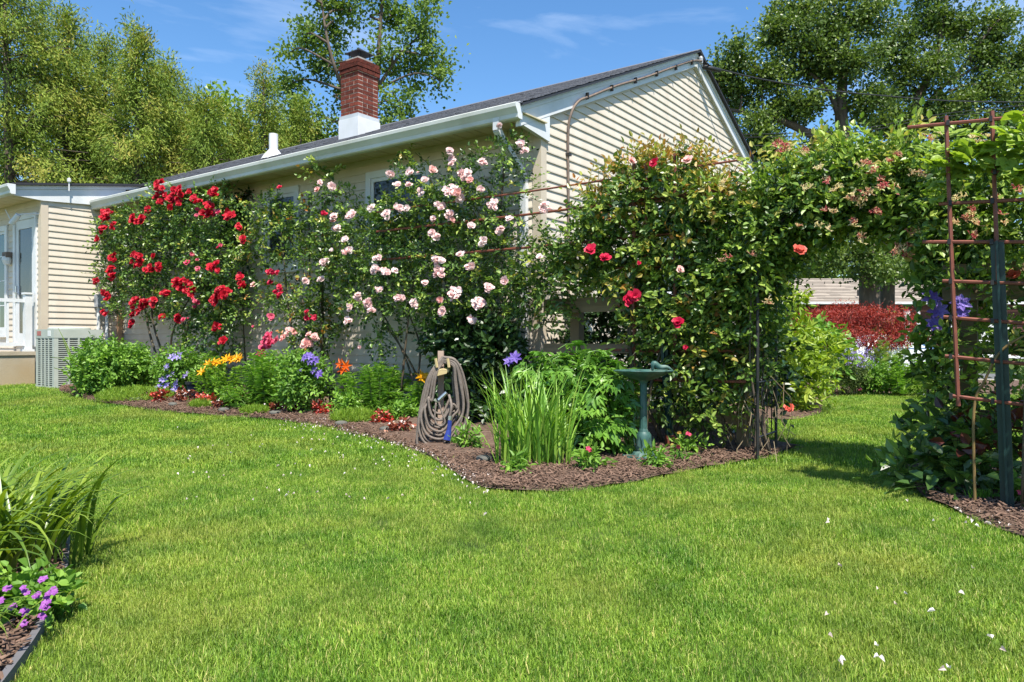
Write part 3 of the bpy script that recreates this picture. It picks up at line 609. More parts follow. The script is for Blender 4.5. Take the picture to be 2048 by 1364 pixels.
# ------------------------------------------------------------------ foliage tools
def unit(v): return v / (np.linalg.norm(v, axis=-1, keepdims=True) + 1e-9)
def bl_t(u, v, ru, rv, t, rt, w=1.0):                   # blob seen at photo pixel (u, v) in the plane t of the house frame
    c = PT(u, v, t); Y = c[1]; a = abs(F * (-E1[0] * Y + c[0] * E1[1]) / Y ** 2)
    return (c, np.array([ru / a, rt, rv * Y / F]), BH, w)
def bl_y(u, v, ru, rv, Y, rd, w=1.0): return (PY(u, v, Y), np.array([ru * Y / F, rd, rv * Y / F]), BW, w)
def sample(blobs, n, shell=0.45):
    vol = np.array([b[1].prod() ** (2 / 3) * b[3] for b in blobs]); k = RS.choice(len(blobs), n, p=vol / vol.sum())
    q = unit(RS.normal(size=(n, 3))) * (RS.rand(n, 1) ** shell)
    Cn = np.array([b[0] for b in blobs])[k]; Rd = np.array([b[1] for b in blobs])[k]; Bs = np.array([b[2] for b in blobs])[k]
    P = Cn + np.einsum('nij,nj->ni', Bs, q * Rd); N = unit(np.einsum('nij,nj->ni', Bs, q / Rd)); return P, N, np.linalg.norm(q, axis=1)
def sprays(mb, blobs, n, k=6, slen=.16, L=.045, W=.03, up=.55, rlo=0., rhi=1., shell=.4, clip=None, droop=.2, out=.5, dirz=0.15, fold=.18, tipr=None):
    P, N, R = sample(blobs, n, shell)
    if clip is not None:
        m = clip(P); P, N, R = P[m], N[m], R[m]
    n = len(P); d = unit(N * .8 + RS.normal(size=(n, 3)) * .6 + np.array([0, 0, dirz])); r0 = np.clip(rlo + (rhi - rlo) * RS.beta(1.6, 1.9, n), 0, 1)
    if tipr is not None: r0 = np.where(RS.rand(n) < tipr, .93 + .07 * RS.rand(n), r0 * .88)
    sl = slen * (.6 + .8 * RS.rand(n)); nr0 = unit(N * out + np.array([0, 0, up]) + RS.normal(size=(n, 3)) * .35)
    side = unit(np.cross(d, nr0))
    mb.leaves(P - d * (sl * .5)[:, None], d - np.array([0, 0, droop * .4]), nr0, sl * 1.5, .005, np.clip(r0 * .6, 0, 1), .1, .05)
    for j in range(k):
        f = (j + .6) / k; sg = 1 if j % 2 else -1
        if j == k - 1: f, sg = 1.0, 0
        p = P + d * (sl * f)[:, None] - np.array([0, 0, 1.]) * (sl * f * f * droop)[:, None]
        dd = unit(d * (.55 if sg else 1.) + side * sg * .85 + RS.normal(size=(n, 3)) * .25)
        sc = .7 + .6 * RS.rand(n)
        mb.leaves(p, dd, unit(nr0 + RS.normal(size=(n, 3)) * .35), L * sc, W * sc, np.clip(r0 + RS.normal(size=n) * .06, 0, 1), fold)
    return P, N
def wallclip(P): return ((P[:, :2] - C0) @ E2 < -.06) | ((P[:, :2] - C0) @ E1 < -.05)
def above(P): return P[:, 2] > g(P[:, 0], P[:, 1]) + .02
# leaf colours
LM = {}
LM['rose'] = leafmat('rose_leaf', [(.010, .028, .008), (.040, .095, .022), (.095, .185, .036), (.20, .30, .065), (.28, .18, .05)], .25, .36, .6, gain=1.45)
LM['rose2'] = leafmat('bronze_tipped_rose_leaf', [(.010, .028, .008), (.048, .11, .024), (.12, .215, .04), (.22, .31, .07), (.29, .14, .045)], .28, .38, .55, gain=1.35)
LM['honey'] = leafmat('honeysuckle_leaf', [(.014, .038, .012), (.06, .13, .026), (.14, .25, .045), (.24, .36, .08), (.32, .26, .09)], .3, .42, .5, gain=1.3)
LM['dark'] = leafmat('dark_glossy_leaf', [(.010, .028, .010), (.02, .055, .016), (.045, .10, .025)], .2, .35, .5, gain=1.30)
LM['grape'] = leafmat('grape_leaf', [(.10, .19, .03), (.19, .31, .05), (.25, .36, .08)], .4, .45, .4, gain=1.20)
LM['lily'] = leafmat('lily_leaf', [(.05, .13, .02), (.11, .23, .035), (.19, .32, .06)], .3, .42, .45, gain=1.65)
LM['mint'] = leafmat('mint_leaf', [(.05, .13, .02), (.10, .22, .035), (.17, .31, .055)], .3, .5, .35, gain=1.40)
LM['peony'] = leafmat('peony_leaf', [(.04, .12, .022), (.09, .21, .035), (.16, .31, .06)], .28, .32, .55, obj_rand=.6, gain=1.45)
LM['iris'] = leafmat('iris_blade', [(.045, .13, .02), (.09, .22, .032), (.15, .31, .05), (.22, .34, .07)], .3, .4, .45, obj_rand=.9, gain=1.40)
LM['daylily'] = leafmat('daylily_blade', [(.045, .10, .014), (.095, .18, .022), (.19, .29, .04)], .28, .34, .5, obj_rand=.9, gain=1.15)
LM['sedum'] = leafmat('chartreuse_groundcover', [(.12, .22, .02), (.2, .33, .03), (.28, .38, .05)], .3, .5, .3)
LM['begonia'] = leafmat('red_begonia_leaf', [(.05, .012, .008), (.16, .022, .016), (.36, .035, .028), (.5, .12, .09)], .25, .35, .55, gain=1.20)
LM['begoniab'] = leafmat('bronze_begonia_leaf', [(.035, .014, .01), (.10, .025, .016), (.22, .05, .03), (.5, .3, .24)], .25, .35, .55, gain=1.20)
LM['jmaple'] = leafmat('red_maple_leaf', [(.05, .010, .010), (.13, .020, .018), (.24, .040, .034), (.32, .10, .07)], .3, .5, .3, gain=1.3)
LM['lime'] = leafmat('lime_shrub_leaf', [(.09, .18, .02), (.20, .32, .04), (.32, .42, .08)], .35, .4, .45, gain=1.15)
LM['conifer'] = leafmat('yellow_green_conifer', [(.018, .034, .008), (.052, .098, .018), (.115, .175, .032), (.17, .17, .045)], .25, .65, .2, gain=1.75)
LM['ash'] = leafmat('ash_leaf', [(.035, .075, .02), (.085, .16, .035), (.15, .23, .05)], .35, .5, .3, gain=1.40)
LM['oak'] = leafmat('oak_leaf', [(.024, .05, .013), (.062, .115, .024), (.125, .19, .042)], .3, .42, .45, gain=1.45)
LM['far'] = leafmat('far_tree_leaf', [(.03, .07, .015), (.07, .14, .03), (.12, .20, .04)], .3, .6, .25, gain=1.20)
LM['mound'] = leafmat('grey_green_catmint', [(.05, .09, .03), (.10, .16, .05), (.17, .22, .08)], .3, .6, .3, gain=1.20)
LM['redrose'] = leafmat('red_petal', [(.20, .004, .010), (.50, .010, .028), (.68, .035, .06)], .3, .5, .3, obj_rand=.5)
LM['pinkrose'] = leafmat('hot_pink_petal', [(.42, .02, .07), (.66, .07, .16), (.78, .24, .30)], .3, .5, .3, obj_rand=.5)
LM['whiterose'] = leafmat('pale_pink_petal', [(.60, .33, .33), (.80, .58, .56), (.87, .78, .75)], .3, .5, .3, obj_rand=.45)
LM['coral'] = leafmat('coral_petal', [(.52, .06, .04), (.70, .13, .09), (.8, .28, .2)], .3, .5, .3, obj_rand=.5)
LM['salmon'] = leafmat('salmon_petal', [(.66, .26, .24), (.78, .42, .38), (.85, .6, .55)], .3, .5, .3, obj_rand=.5)
LM['crimson'] = leafmat('crimson_petal', [(.3, .004, .03), (.55, .012, .06), (.7, .05, .10)], .3, .45, .3, obj_rand=.5)
LM['yellow'] = leafmat('golden_petal', [(.72, .36, .01), (.85, .48, .02)], .3, .5, .3)
LM['orange'] = leafmat('orange_petal', [(.62, .10, .01), (.75, .17, .015)], .3, .5, .3)
LM['violet'] = leafmat('violet_petal', [(.13, .07, .36), (.30, .22, .60)], .3, .5, .3, obj_rand=.4)
LM['lilac'] = leafmat('pale_lilac_petal', [(.34, .26, .66), (.5, .42, .76)], .3, .5, .3, obj_rand=.4)
LM['magenta'] = leafmat('magenta_petal', [(.25, .06, .30), (.40, .13, .44)], .3, .5, .3, obj_rand=.4)
LM['hsuckle'] = leafmat('honeysuckle_bloom', [(.45, .03, .06), (.62, .20, .20), (.74, .56, .34), (.78, .70, .42), (.75, .66, .36)], .3, .5, .3, obj_rand=.7)
LM['petal'] = leafmat('fallen_petal', [(.45, .36, .30), (.68, .58, .54), (.8, .76, .72)], .2, .6, .2)
LM['straw'] = leafmat('dry_stalk', [(.2, .15, .09), (.34, .27, .17)], .1, .8, .2)

# flower meshes -----------------------------------------------------
def rose_mesh(name, mat, seed, R=.045):
    r = np.random.RandomState(seed); mb = MB()
    for ring, (n_, rr, tilt, wd) in enumerate([(7, 1.0, .35, 1.05), (6, .92, .8, .95), (5, .78, 1.15, .8), (4, .55, 1.4, .5)]):
        for k in range(n_):
            a = 2 * math.pi * (k + r.rand() * .5) / n_ + ring * .6; c = np.array([math.cos(a), math.sin(a), 0]); s = np.array([-math.sin(a), math.cos(a), 0]); z = np.array([0, 0, 1.])
            t = tilt + r.normal() * .12; d = c * math.cos(t) + z * math.sin(t); q = R * rr * (1 + .15 * r.normal())
            b0 = c * R * .06 + z * R * .05 * ring
            V = [b0 - s * R * .1, b0 + s * R * .1, b0 + d * q * .62 + s * R * wd * .55 - c * R * .06 * ring, b0 + d * q * .62 - s * R * wd * .55 - c * R * .06 * ring, b0 + d * q * 1.0 + c * R * .1 + s * R * wd * .36, b0 + d * q + c * R * .1 - s * R * wd * .36]
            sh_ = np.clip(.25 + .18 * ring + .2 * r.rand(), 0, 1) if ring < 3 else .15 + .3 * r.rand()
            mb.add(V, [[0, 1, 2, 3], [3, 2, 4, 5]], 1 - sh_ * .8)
    return mb.mesh(name, mat)
def star_mesh(name, mat, npet, R, w, lift, curl, cmat=None, seed=0):
    mb = MB(); r = np.random.RandomState(seed); a = np.arange(npet) * 2 * math.pi / npet + r.rand(npet) * .2
    d = np.stack([np.cos(a) * math.cos(lift), np.sin(a) * math.cos(lift), np.full(npet, math.sin(lift))], 1)
    mb.leaves(np.zeros((npet, 3)), d, np.tile([0, 0, 1.], (npet, 1)) - d * math.sin(lift), R * (.9 + .2 * r.rand(npet)), w, r.rand(npet), fold=.12, droop=curl)
    me = mb.mesh(name, mat); return me
def suckle_mesh(name, seed):
    mb = MB(); r = np.random.RandomState(seed)
    for k in range(9):
        a = r.rand() * 6.28; el = .2 + r.rand() * 1.0; d = np.array([math.cos(a) * math.cos(el), math.sin(a) * math.cos(el), math.sin(el)]); L = .026 + .016 * r.rand(); c = r.rand()
        mb.tube([d * .004, d * L * .6, d * L], [.0016, .0024, .004], 4, False, c)
        for q in range(2):
            e = unit(d + r.normal(size=3) * .9); mb.leaves([d * L], [e], [d], .018, .007, min(1, c + .3), droop=.4)
    return mb.mesh(name, LM['hsuckle'])
FL = {}
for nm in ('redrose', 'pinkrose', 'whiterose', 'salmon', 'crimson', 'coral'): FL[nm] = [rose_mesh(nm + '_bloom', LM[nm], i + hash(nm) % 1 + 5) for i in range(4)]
FL['violet'] = [star_mesh('clematis_bloom', LM['violet'], 7, .075, .045, .2, .12, seed=i) for i in range(3)]
FL['lilac'] = [star_mesh('clematis_bloom', LM['lilac'], 7, .065, .036, .3, .12, seed=i) for i in range(3)]
FL['yellow'] = [star_mesh('lily_bloom', LM['yellow'], 6, .085, .034, .7, .35, seed=i) for i in range(3)]
FL['orange'] = [star_mesh('lily_bloom', LM['orange'], 6, .085, .034, .7, .35, seed=i) for i in range(3)]
FL['magenta'] = [star_mesh('geranium_bloom', LM['magenta'], 5, .02, .02, .3, .1, seed=i) for i in range(3)]
FL['pink5'] = [star_mesh('vinca_bloom', LM['pinkrose'], 5, .026, .024, .25, .1, seed=i) for i in range(3)]
FL['suckle'] = [suckle_mesh('honeysuckle_cluster', i) for i in range(5)]
def bloom(parent, kind, p, face, name='bloom', sc=1.0):
    o = link(name, rnd.choice(FL[kind]), parent)
    o.location = [float(x) for x in p]; f = Vector([float(x) for x in face]).normalized()
    q = f.to_track_quat('Z', 'Y'); o.rotation_euler = (q.to_matrix() @ Matrix.Rotation(rnd.random() * 6.28, 3, 'Z')).to_euler(); o.scale = [sc] * 3
    return o
FACE = np.array([-.15, -.8, .45])
def clusters(parent, kind, lst, t, name='rose_bloom', sc=1.0, jt=.08, ph=1.0, rk_=1.0):
    for it in lst:
        u, v, n_, r = (list(it) + [8])[:4]
        if n_ > 1: n_ = int(round(n_ * ph))
        for k in range(n_):
            rr = r * rk_ * math.sqrt(rnd.random()) if n_ > 1 else 0; a = rnd.random() * 6.28
            p = PT(u + rr * math.cos(a), v + rr * math.sin(a), t - jt * rnd.random())
            f = FACE + np.array([rnd.gauss(0, .35), rnd.gauss(0, .2), rnd.gauss(0, .3)])
            bloom(parent, kind, p, f, name, sc * (rnd.uniform(.35, .5) if rnd.random() < .1 else rnd.uniform(.72, 1.22)))
def canes(parent, base, tips, r0=.014, name='cane', mat=None, bend=.12):
    for tp in tips:
        tp = np.asarray(tp); b = np.asarray(base) + np.array([rnd.gauss(0, .08), rnd.gauss(0, .05), -.03]); m1 = b * .6 + tp * .4 + np.array([rnd.gauss(0, bend), rnd.gauss(0, bend * .4), .05])
        mb = MB(); mb.tube(arc([b, m1, tp], 6), np.linspace(r0, r0 * .45, 13), 6); mb.build(name, mat or M['cane'], parent, smooth=True)

# ------------------------------------------------------------------ climbing roses on the long wall
b0 = G(360, 775); rr1 = thing('red_climbing_rose', 'climbing rose covered in red blooms at the wing end of the wall', 'climbing rose', H(*toST(PT(380, 690, -.45)), .25))
B = [bl_t(u, v, a, b, -.5, .28, w) for u, v, a, b, w in [(240, 470, 42, 45, 1), (300, 440, 70, 40, 1), (390, 440, 75, 50, 1), (250, 545, 50, 55, 1), (330, 520, 80, 70, 1), (430, 520, 55, 75, 1), (290, 600, 75, 35, .8), (400, 610, 70, 50, 1), (450, 600, 35, 60, .9), (420, 680, 55, 45, 1), (345, 400, 35, 28, .9), (440, 400, 28, 20, .6)]]
mb = MB(); sprays(mb, B, 2500, 6, .17, .052, .036, clip=wallclip, rhi=.85); mb.build('foliage', LM['rose'], rr1, kind='stuff')
canes(rr1, PT(350, 745, -.5), [PT(330, 560, -.5), PT(400, 560, -.5), PT(280, 520, -.5), PT(440, 500, -.5), PT(345, 430, -.45)], .02)
red = [(330, 385, 13, 26), (345, 402, 7, 16), (368, 385, 6, 13), (212, 432, 7, 13), (272, 435, 9, 16), (297, 420, 3, 8), (196, 478, 1), (203, 460, 3, 8), (228, 453, 2, 6), (396, 396, 5, 12), (415, 420, 8, 15), (425, 386, 5, 10), (457, 432, 4, 9), (475, 455, 3, 9), (228, 515, 4, 8), (270, 520, 8, 15), (308, 512, 1), (275, 511, 1), (223, 545, 6, 11), (298, 537, 3, 8), (320, 533, 2, 5), (195, 565, 2, 5), (215, 590, 5, 9), (275, 609, 9, 15), (300, 608, 8, 14), (330, 590, 4, 9), (360, 568, 9, 15), (378, 580, 8, 14), (430, 535, 4, 10), (445, 590, 8, 15), (432, 600, 4, 8), (262, 650, 3, 7), (357, 638, 2, 5), (325, 635, 2, 5), (437, 657, 3, 9), (444, 682, 2, 6), (210, 626, 2, 5), (270, 628, 3, 8), (490, 480, 2, 7), (478, 560, 2, 8), (490, 570, 2, 5)]
clusters(rr1, 'redrose', red, -.78, sc=.95, ph=1.45, rk_=.9)
clusters(rr1, 'pinkrose', [(390, 605, 5, 9), (395, 425, 3, 7), (432, 425, 4, 8), (441, 492, 3, 6), (380, 520, 3, 18), (400, 540, 2, 10), (372, 640, 2, 10)], -.76, sc=.7)
iv = thing('wall_vine', 'dark leafy vine climbing the siding beside the red rose to the soffit', 'vine', H(*toST(PT(490, 690, -.06)), .3))
mb = MB(); sprays(mb, [bl_t(489, 395, 7, 22, -.1, .07), bl_t(478, 425, 18, 30, -.1, .07), bl_t(470, 470, 22, 40, -.12, .08), bl_t(482, 560, 14, 70, -.12, .06, .6)], 260, 5, .1, .05, .035, rhi=.6); mb.build('foliage', LM['dark'], iv, kind='stuff')
canes(iv, PT(480, 750, -.08), [PT(489, 385, -.06)], .012)

rr2 = thing('mixed_climbing_rose', 'thinly flowering climbing rose with coral buds over the small window', 'climbing rose', H(*toST(PT(600, 700, -.4)), .2))
B = [bl_t(u, v, a, b, -.42, .22, w) for u, v, a, b, w in [(530, 415, 40, 28, .9), (560, 460, 60, 35, 1), (620, 440, 55, 40, 1), (650, 370, 16, 35, .6), (665, 400, 40, 25, .7), (510, 500, 40, 40, 1), (590, 520, 50, 25, .8), (640, 490, 45, 40, 1), (540, 575, 45, 28, .8), (620, 600, 55, 35, 1), (640, 650, 45, 45, 1), (610, 690, 35, 25, .8), (560, 620, 35, 25, .6), (660, 560, 30, 60, 1), (652, 335, 7, 22, .5)]]
mb = MB(); sprays(mb, B, 880, 6, .17, .05, .034, clip=wallclip, rhi=1.0, tipr=.05); mb.build('foliage', LM['rose2'], rr2, kind='stuff')
canes(rr2, PT(640, 770, -.45), [PT(600, 560, -.4), PT(650, 400, -.4), PT(560, 440, -.4), PT(640, 480, -.4)], .016)
clusters(rr2, 'pinkrose', [(535, 690, 9, 16), (548, 675, 5, 12), (525, 705, 4, 9), (506, 653, 1), (542, 634, 1)], -.68, sc=1.0)
clusters(rr2, 'salmon', [(575, 660, 4, 9), (612, 682, 6, 10), (566, 677, 2, 6), (622, 676, 3, 8), (588, 664, 1), (507, 570, 1), (668, 440, 1), (635, 380, 1)], -.66, sc=.9)
clusters(rr2, 'crimson', [(543, 548, 2, 6), (560, 585, 4, 9), (555, 545, 1), (562, 578, 2, 6), (648, 432, 3, 7), (560, 375, 1), (612, 632, 2, 8), (630, 630, 2, 9), (480, 548, 1), (541, 565, 1)], -.62, sc=.8)
tr1 = thing('black_wall_trellis', 'narrow black metal trellis holding the rose beside the small window', 'trellis', H(*toST(PT(640, 800, -.3)), .2))
for du in (0, 26):
    mb = MB(); mb.tube([PT(622 + du, 800, -.3), PT(618 + du, 388, -.3)], .011, 6); mb.build('upright', M['black'], tr1)
for k in range(9):
    mb = MB(); a = PT(620, 395 + k * 46, -.3); b = PT(646, 391 + k * 44, -.3); mb.tube([a, b], .006, 5); mb.build('rung', M['black'], tr1)

rr3 = thing('pale_pink_climbing_rose', 'climbing rose with pale pink blooms reaching the downspout corner', 'climbing rose', H(*toST(PT(900, 740, -.4)), .15))
B = [bl_t(u, v, a, b, -.45, .26, w) for u, v, a, b, w in [(700, 450, 40, 35, .8), (690, 530, 45, 40, .8), (760, 450, 60, 40, 1), (830, 420, 65, 45, 1), (900, 420, 75, 50, 1), (960, 430, 55, 45, 1), (760, 530, 65, 50, 1), (850, 510, 75, 55, 1), (940, 520, 70, 55, 1), (1010, 500, 40, 40, .6), (720, 600, 45, 25, .7), (800, 595, 60, 35, 1), (890, 600, 70, 40, 1), (970, 580, 60, 40, 1), (1030, 590, 45, 45, 1), (870, 650, 45, 30, .8), (840, 360, 25, 35, .5), (815, 318, 22, 20, .5), (905, 350, 22, 35, .5), (970, 340, 35, 30, .5), (1020, 310, 25, 35, .6), (1040, 380, 20, 40, .4), (1085, 470, 35, 35, .5), (760, 680, 45, 25, .35), (775, 640, 25, 40, .4), (1060, 560, 45, 40, .9), (1045, 640, 30, 22, .6)]]
mb = MB(); sprays(mb, B, 2500, 6, .14, .044, .03, clip=wallclip, rhi=.9); mb.build('foliage', LM['rose'], rr3, kind='stuff')
canes(rr3, PT(835, 780, -.42), [PT(765, 640, -.45), PT(770, 540, -.4), PT(840, 470, -.4), PT(745, 590, -.4)], .016)
canes(rr3, PT(900, 800, -.42), [PT(960, 480, -.4), PT(890, 560, -.4), PT(1010, 330, -.35), PT(1040, 560, -.45)], .018)
canes(rr3, PT(1000, 500, -.4), [PT(1015, 262, -.35), PT(905, 310, -.35), PT(1075, 430, -.45), PT(830, 305, -.3)], .008)
wh = [(780, 350, 3, 6), (820, 347, 2, 6), (836, 345, 1), (818, 370, 1), (850, 362, 3, 7), (840, 385, 3, 9), (797, 368, 2, 6), (795, 418, 4, 9), (775, 430, 5, 9), (815, 418, 2, 5), (740, 415, 2, 7), (865, 438, 2, 6), (898, 303, 2, 4), (905, 323, 3, 9), (965, 325, 2, 7), (930, 350, 7, 13), (900, 380, 6, 13), (903, 432, 4, 10), (945, 455, 2, 7), (985, 410, 6, 13), (1020, 438, 1), (998, 250, 1), (1040, 288, 3, 5), (1050, 302, 3, 6), (1090, 418, 5, 14), (965, 485, 3, 9), (920, 510, 1), (875, 520, 5, 11), (877, 545, 7, 13), (910, 587, 6, 13), (977, 575, 5, 9), (957, 608, 7, 12), (942, 640, 3, 7), (800, 600, 3, 8), (830, 605, 3, 8), (885, 622, 3, 7), (1080, 515, 1), (790, 542, 1), (1010, 562, 2, 6), (668, 435, 3, 6), (700, 430, 5, 10), (672, 455, 4, 8), (690, 478, 2, 4), (663, 500, 1), (650, 525, 5, 9), (695, 500, 3, 6), (750, 540, 4, 9), (770, 545, 3, 7), (760, 580, 3, 7), (612, 560, 2, 5), (641, 560, 3, 6), (700, 615, 3, 7), (715, 595, 4, 8), (735, 605, 4, 8), (695, 640, 4, 8), (745, 620, 2, 5), (720, 695, 1), (755, 515, 3, 7), (640, 368, 2, 5), (665, 370, 2, 5), (870, 470, 2, 12), (940, 540, 2, 14), (850, 570, 2, 12), (1000, 460, 2, 8), (920, 400, 4, 10), (880, 410, 3, 10), (960, 380, 2, 8)]
clusters(rr3, 'whiterose', wh, -.74, sc=.72, ph=1.4, rk_=.7)
clusters(rr3, 'salmon', [(912, 385, 2, 6), (905, 440, 1), (865, 340, 1), (690, 505, 1), (880, 600, 1), (940, 360, 1)], -.76, sc=.8)
cl = thing('dark_climber', 'dark glossy climber growing up behind the coiled hose', 'climber', H(*toST(PT(950, 770, -.45)), .1))
mb = MB(); B = [bl_t(u, v, a, b, -.5, .2) for u, v, a, b in [(940, 670, 65, 45), (900, 690, 45, 40), (960, 730, 55, 50), (1000, 700, 35, 40), (930, 790, 60, 40), (990, 780, 40, 50)]]
sprays(mb, B, 900, 5, .14, .075, .055, rhi=.9); mb.build('foliage', LM['dark'], cl, kind='stuff')
canes(cl, PT(930, 840, -.5), [PT(920, 660, -.5), PT(980, 690, -.5)], .012)
bloom(cl, 'violet', PT(1030, 715, -.7), FACE, 'bloom')
bloom(cl, 'violet', PT(1018, 722, -.7), FACE, 'bloom', .8)

# ------------------------------------------------------------------ trellises, fence, arch
tl = thing('long_rod_trellis', 'red brown rod trellis with long rods reaching past the house corner', 'trellis', H(-1.4, -.5, .03))
TZ = lambda u, v: PT(u, v, -.57)[2]
for sA, sB, z in [(1.9, -2.35, TZ(1160, 366)), (1.9, -2.3, TZ(1150, 415)), (1.9, -2.2, TZ(1030, 495)), (-.9, -2.2, TZ(1320, 400)), (-1.2, -2.2, TZ(1330, 530)), (-1.2, -2.2, TZ(1330, 610)), (-1.1, -2.3, TZ(1300, 700)), (-1.1, -2.4, TZ(1380, 760))]:
    a, b = H(sA, -.57, z), H(sB, -.57, z); mb = MB(); mb.tube([a, (a + b) / 2 - (0, 0, .012), b], .0125 if z < 2.3 else .009, 6); mb.build('rod', M['rust'], tl)
for s, z0, z1 in [(toST(PT(1268, 600, -.6))[0], .45, TZ(1290, 318)), (toST(PT(1292, 400, -.6))[0], 1.5, TZ(1292, 325)), (toST(PT(1350, 400, -.6))[0], .55, TZ(1350, 310))]:
    mb = MB(); mb.tube([H(s, -.6, z0), H(s, -.6, z1)], .017, 7); mb.build('upright', M['rust'], tl)
def tpost(parent, base, top, name='post'):
    mb = MB(); b, t_ = np.asarray(base), np.asarray(top); ax = t_ - b; x = np.append(-E1, 0); y = np.append(E2, 0)
    mb.box(b - x * .032 - y * .004, x * .064, y * .008, ax); mb.box(b - x * .032 + y * .0035, x * .008, y * .028, ax); mb.box(b + x * .024 + y * .0035, x * .008, y * .028, ax); mb.box(b - x * .006 - y * .03, x * .012, y * .026, ax)
    mb.build(name, M['greenpost'], parent)
gp = G(1340, 900); tpost(tl, gp - (0, 0, .05), PY(1322, 575, gp[1]), 'steel_post')
mb = MB(); mb.cbox(gp + (0, -.005, .06), (.075, 0, 0), (0, .075, 0), (0, 0, .14)); mb.build('post_foot', M['rust'], tl)
# fence of posts and rails
FT = -.28
fenceA = thing('timber_fence', 'low timber post and rail fence behind the rose trellis by the house', 'fence', H(-1, FT, .05))
for s in (-.62, toST(PT(1488, 700, FT))[0]):
    mb = MB(); mb.cbox(H(s, FT, .67), np.append(E1 * .1, 0), np.append(E2 * .1, 0), (0, 0, 1.4 if s < -1 else 1.22)); mb.build('post', M['wood'], fenceA)
for z, hgt in ((1.30, .14), (.88, .09), (.28, .09)):
    mb = MB(); mb.cbox(H(-1.33, FT - .071, z), np.append(E1 * 2.1, 0), np.append(E2 * .04, 0), (0, 0, hgt)); mb.build('rail', M['woodh'], fenceA)
for z in (1.275, 1.325):
    mb = MB(); mb.lathe([(.001, 0), (.012, 0), (.012, .008), (.001, .01)], (0, 0, 0), 8); o = mb.build('bolt', M['black'], fenceA); p = H(-.62, FT - .092, z); o.location = p; o.rotation_euler = (math.radians(90), 0, math.atan2(E1[1], E1[0]) )
fenceB = thing('timber_fence', 'timber post and rail fence behind the clematis and steel post trellis', 'fence', H(-4.5, -.6, .05))
FB = -.75
sB = toST(PT(1938, 700, FB))[0]
for s in (sB, sB - 2.2):
    mb = MB(); mb.cbox(H(s, FB, .6), np.append(E1 * .1, 0), np.append(E2 * .1, 0), (0, 0, 1.35)); mb.build('post', M['wood'], fenceB)
for v, hp in ((580, 40), (535, 20), (700, 18), (830, 18)):
    p = PT(1990, v, FB - .07); mb = MB(); mb.cbox(H(sB - 1.2, FB - .071, p[2]), np.append(E1 * 2.7, 0), np.append(E2 * .04, 0), (0, 0, hp * p[1] / F)); mb.build('rail', M['woodh'], fenceB)
# arch
ar = thing('garden_arch', 'dark metal garden arch smothered in honeysuckle over the lawn path', 'garden arch', H(-3.2, -.45, .03))
A0, A1, AT0, AT1 = -2.53, -3.85, -.69, -.19; AC = (A0 + A1) / 2; AR = (A0 - A1) / 2
def arch_curve(t, inset=0):
    pts = [H(A0 - inset, t, .0), H(A0 - inset, t, 1.45)]
    for k in range(1, 12):
        a = math.pi * k / 12; pts.append(H(AC + (AR - inset) * math.cos(a), t, 1.45 + (AR - inset) * .95 * math.sin(a)))
    return pts + [H(A1 + inset, t, 1.45), H(A1 + inset, t, .0)]
for t in (AT0, AT1):
    mb = MB(); mb.tube(np.array(arch_curve(t)), .0125, 6); mb.build('hoop', M['black'], ar)
for s in (A0, A1):
    for z in (.18, .62, 1.0, 1.4):
        mb = MB(); mb.tube([H(s, AT0, z), H(s, AT1, z)], .008, 6); mb.build('crossbar', M['black'], ar)
    for q in range(3):
        t = AT0 + (AT1 - AT0) * (q + 1) / 4; mb = MB(); mb.tube([H(s, t, .18), H(s, t, .62)], .005, 5); mb.build('baluster', M['black'], ar)
    for q in range(2):
        mb = MB(); t = AT0 + (AT1 - AT0) * (.3 + .4 * q); mb.tube([H(s, t + .07 * math.cos(a) * (1 - a / 14), .52 + .07 * math.sin(a) * (1 - a / 14)) for a in np.linspace(0, 9, 22)], .004, 4); mb.build('scroll', M['black'], ar)
for k in range(2, 11, 2):
    a = math.pi * k / 12; mb = MB(); mb.tube([H(AC + AR * math.cos(a), AT0, 1.45 + AR * .95 * math.sin(a)), H(AC + AR * math.cos(a), AT1, 1.45 + AR * .95 * math.sin(a))], .007, 5); mb.build('crossbar', M['black'], ar)
# steel post trellis
gp2 = G(2016, 1024); gs, gt = toST(gp2); tr = thing('post_trellis', 'red brown lattice trellis on a dark green steel post by the clematis', 'trellis', gp2)
tpost(tr, gp2 - (0, 0, .05), PY(1994, 482, gp2[1]), 'steel_post')
QT = lambda u, v: PT(u, v, gt - .03)
for pts in ([QT(1917, 812), QT(1905, 560), QT(1892, 232)], [QT(1996, 560), QT(1990, 400), QT(1984, 222)], [QT(2110, 880), QT(2098, 520), QT(2080, 200)]):
    mb = MB(); mb.tube(pts, .0115, 6); mb.build('upright', M['rust'], tr)
for (u0, v0, u1, v1) in [(1815, 255, 2130, 225), (1982, 345, 2130, 338), (1878, 408, 2130, 395), (1845, 484, 2130, 484), (1885, 562, 2130, 570), (1887, 634, 2130, 653), (1890, 712, 2130, 736), (1898, 791, 2130, 820)]:
    a, b = QT(u0, v0), QT(u1, v1); mb = MB(); mb.tube([a, b], .0105, 6); mb.build('rod', M['rust'], tr)
    for u in (1903, 1990):
        if u0 < u: mb = MB(); q = a + (b - a) * (u - u0) / (u1 - u0); mb.cbox(q, np.append(E1 * .016, 0), np.append(E2 * .05, 0), (0, 0, .03)); mb.build('cable_tie', M['black'], tr)

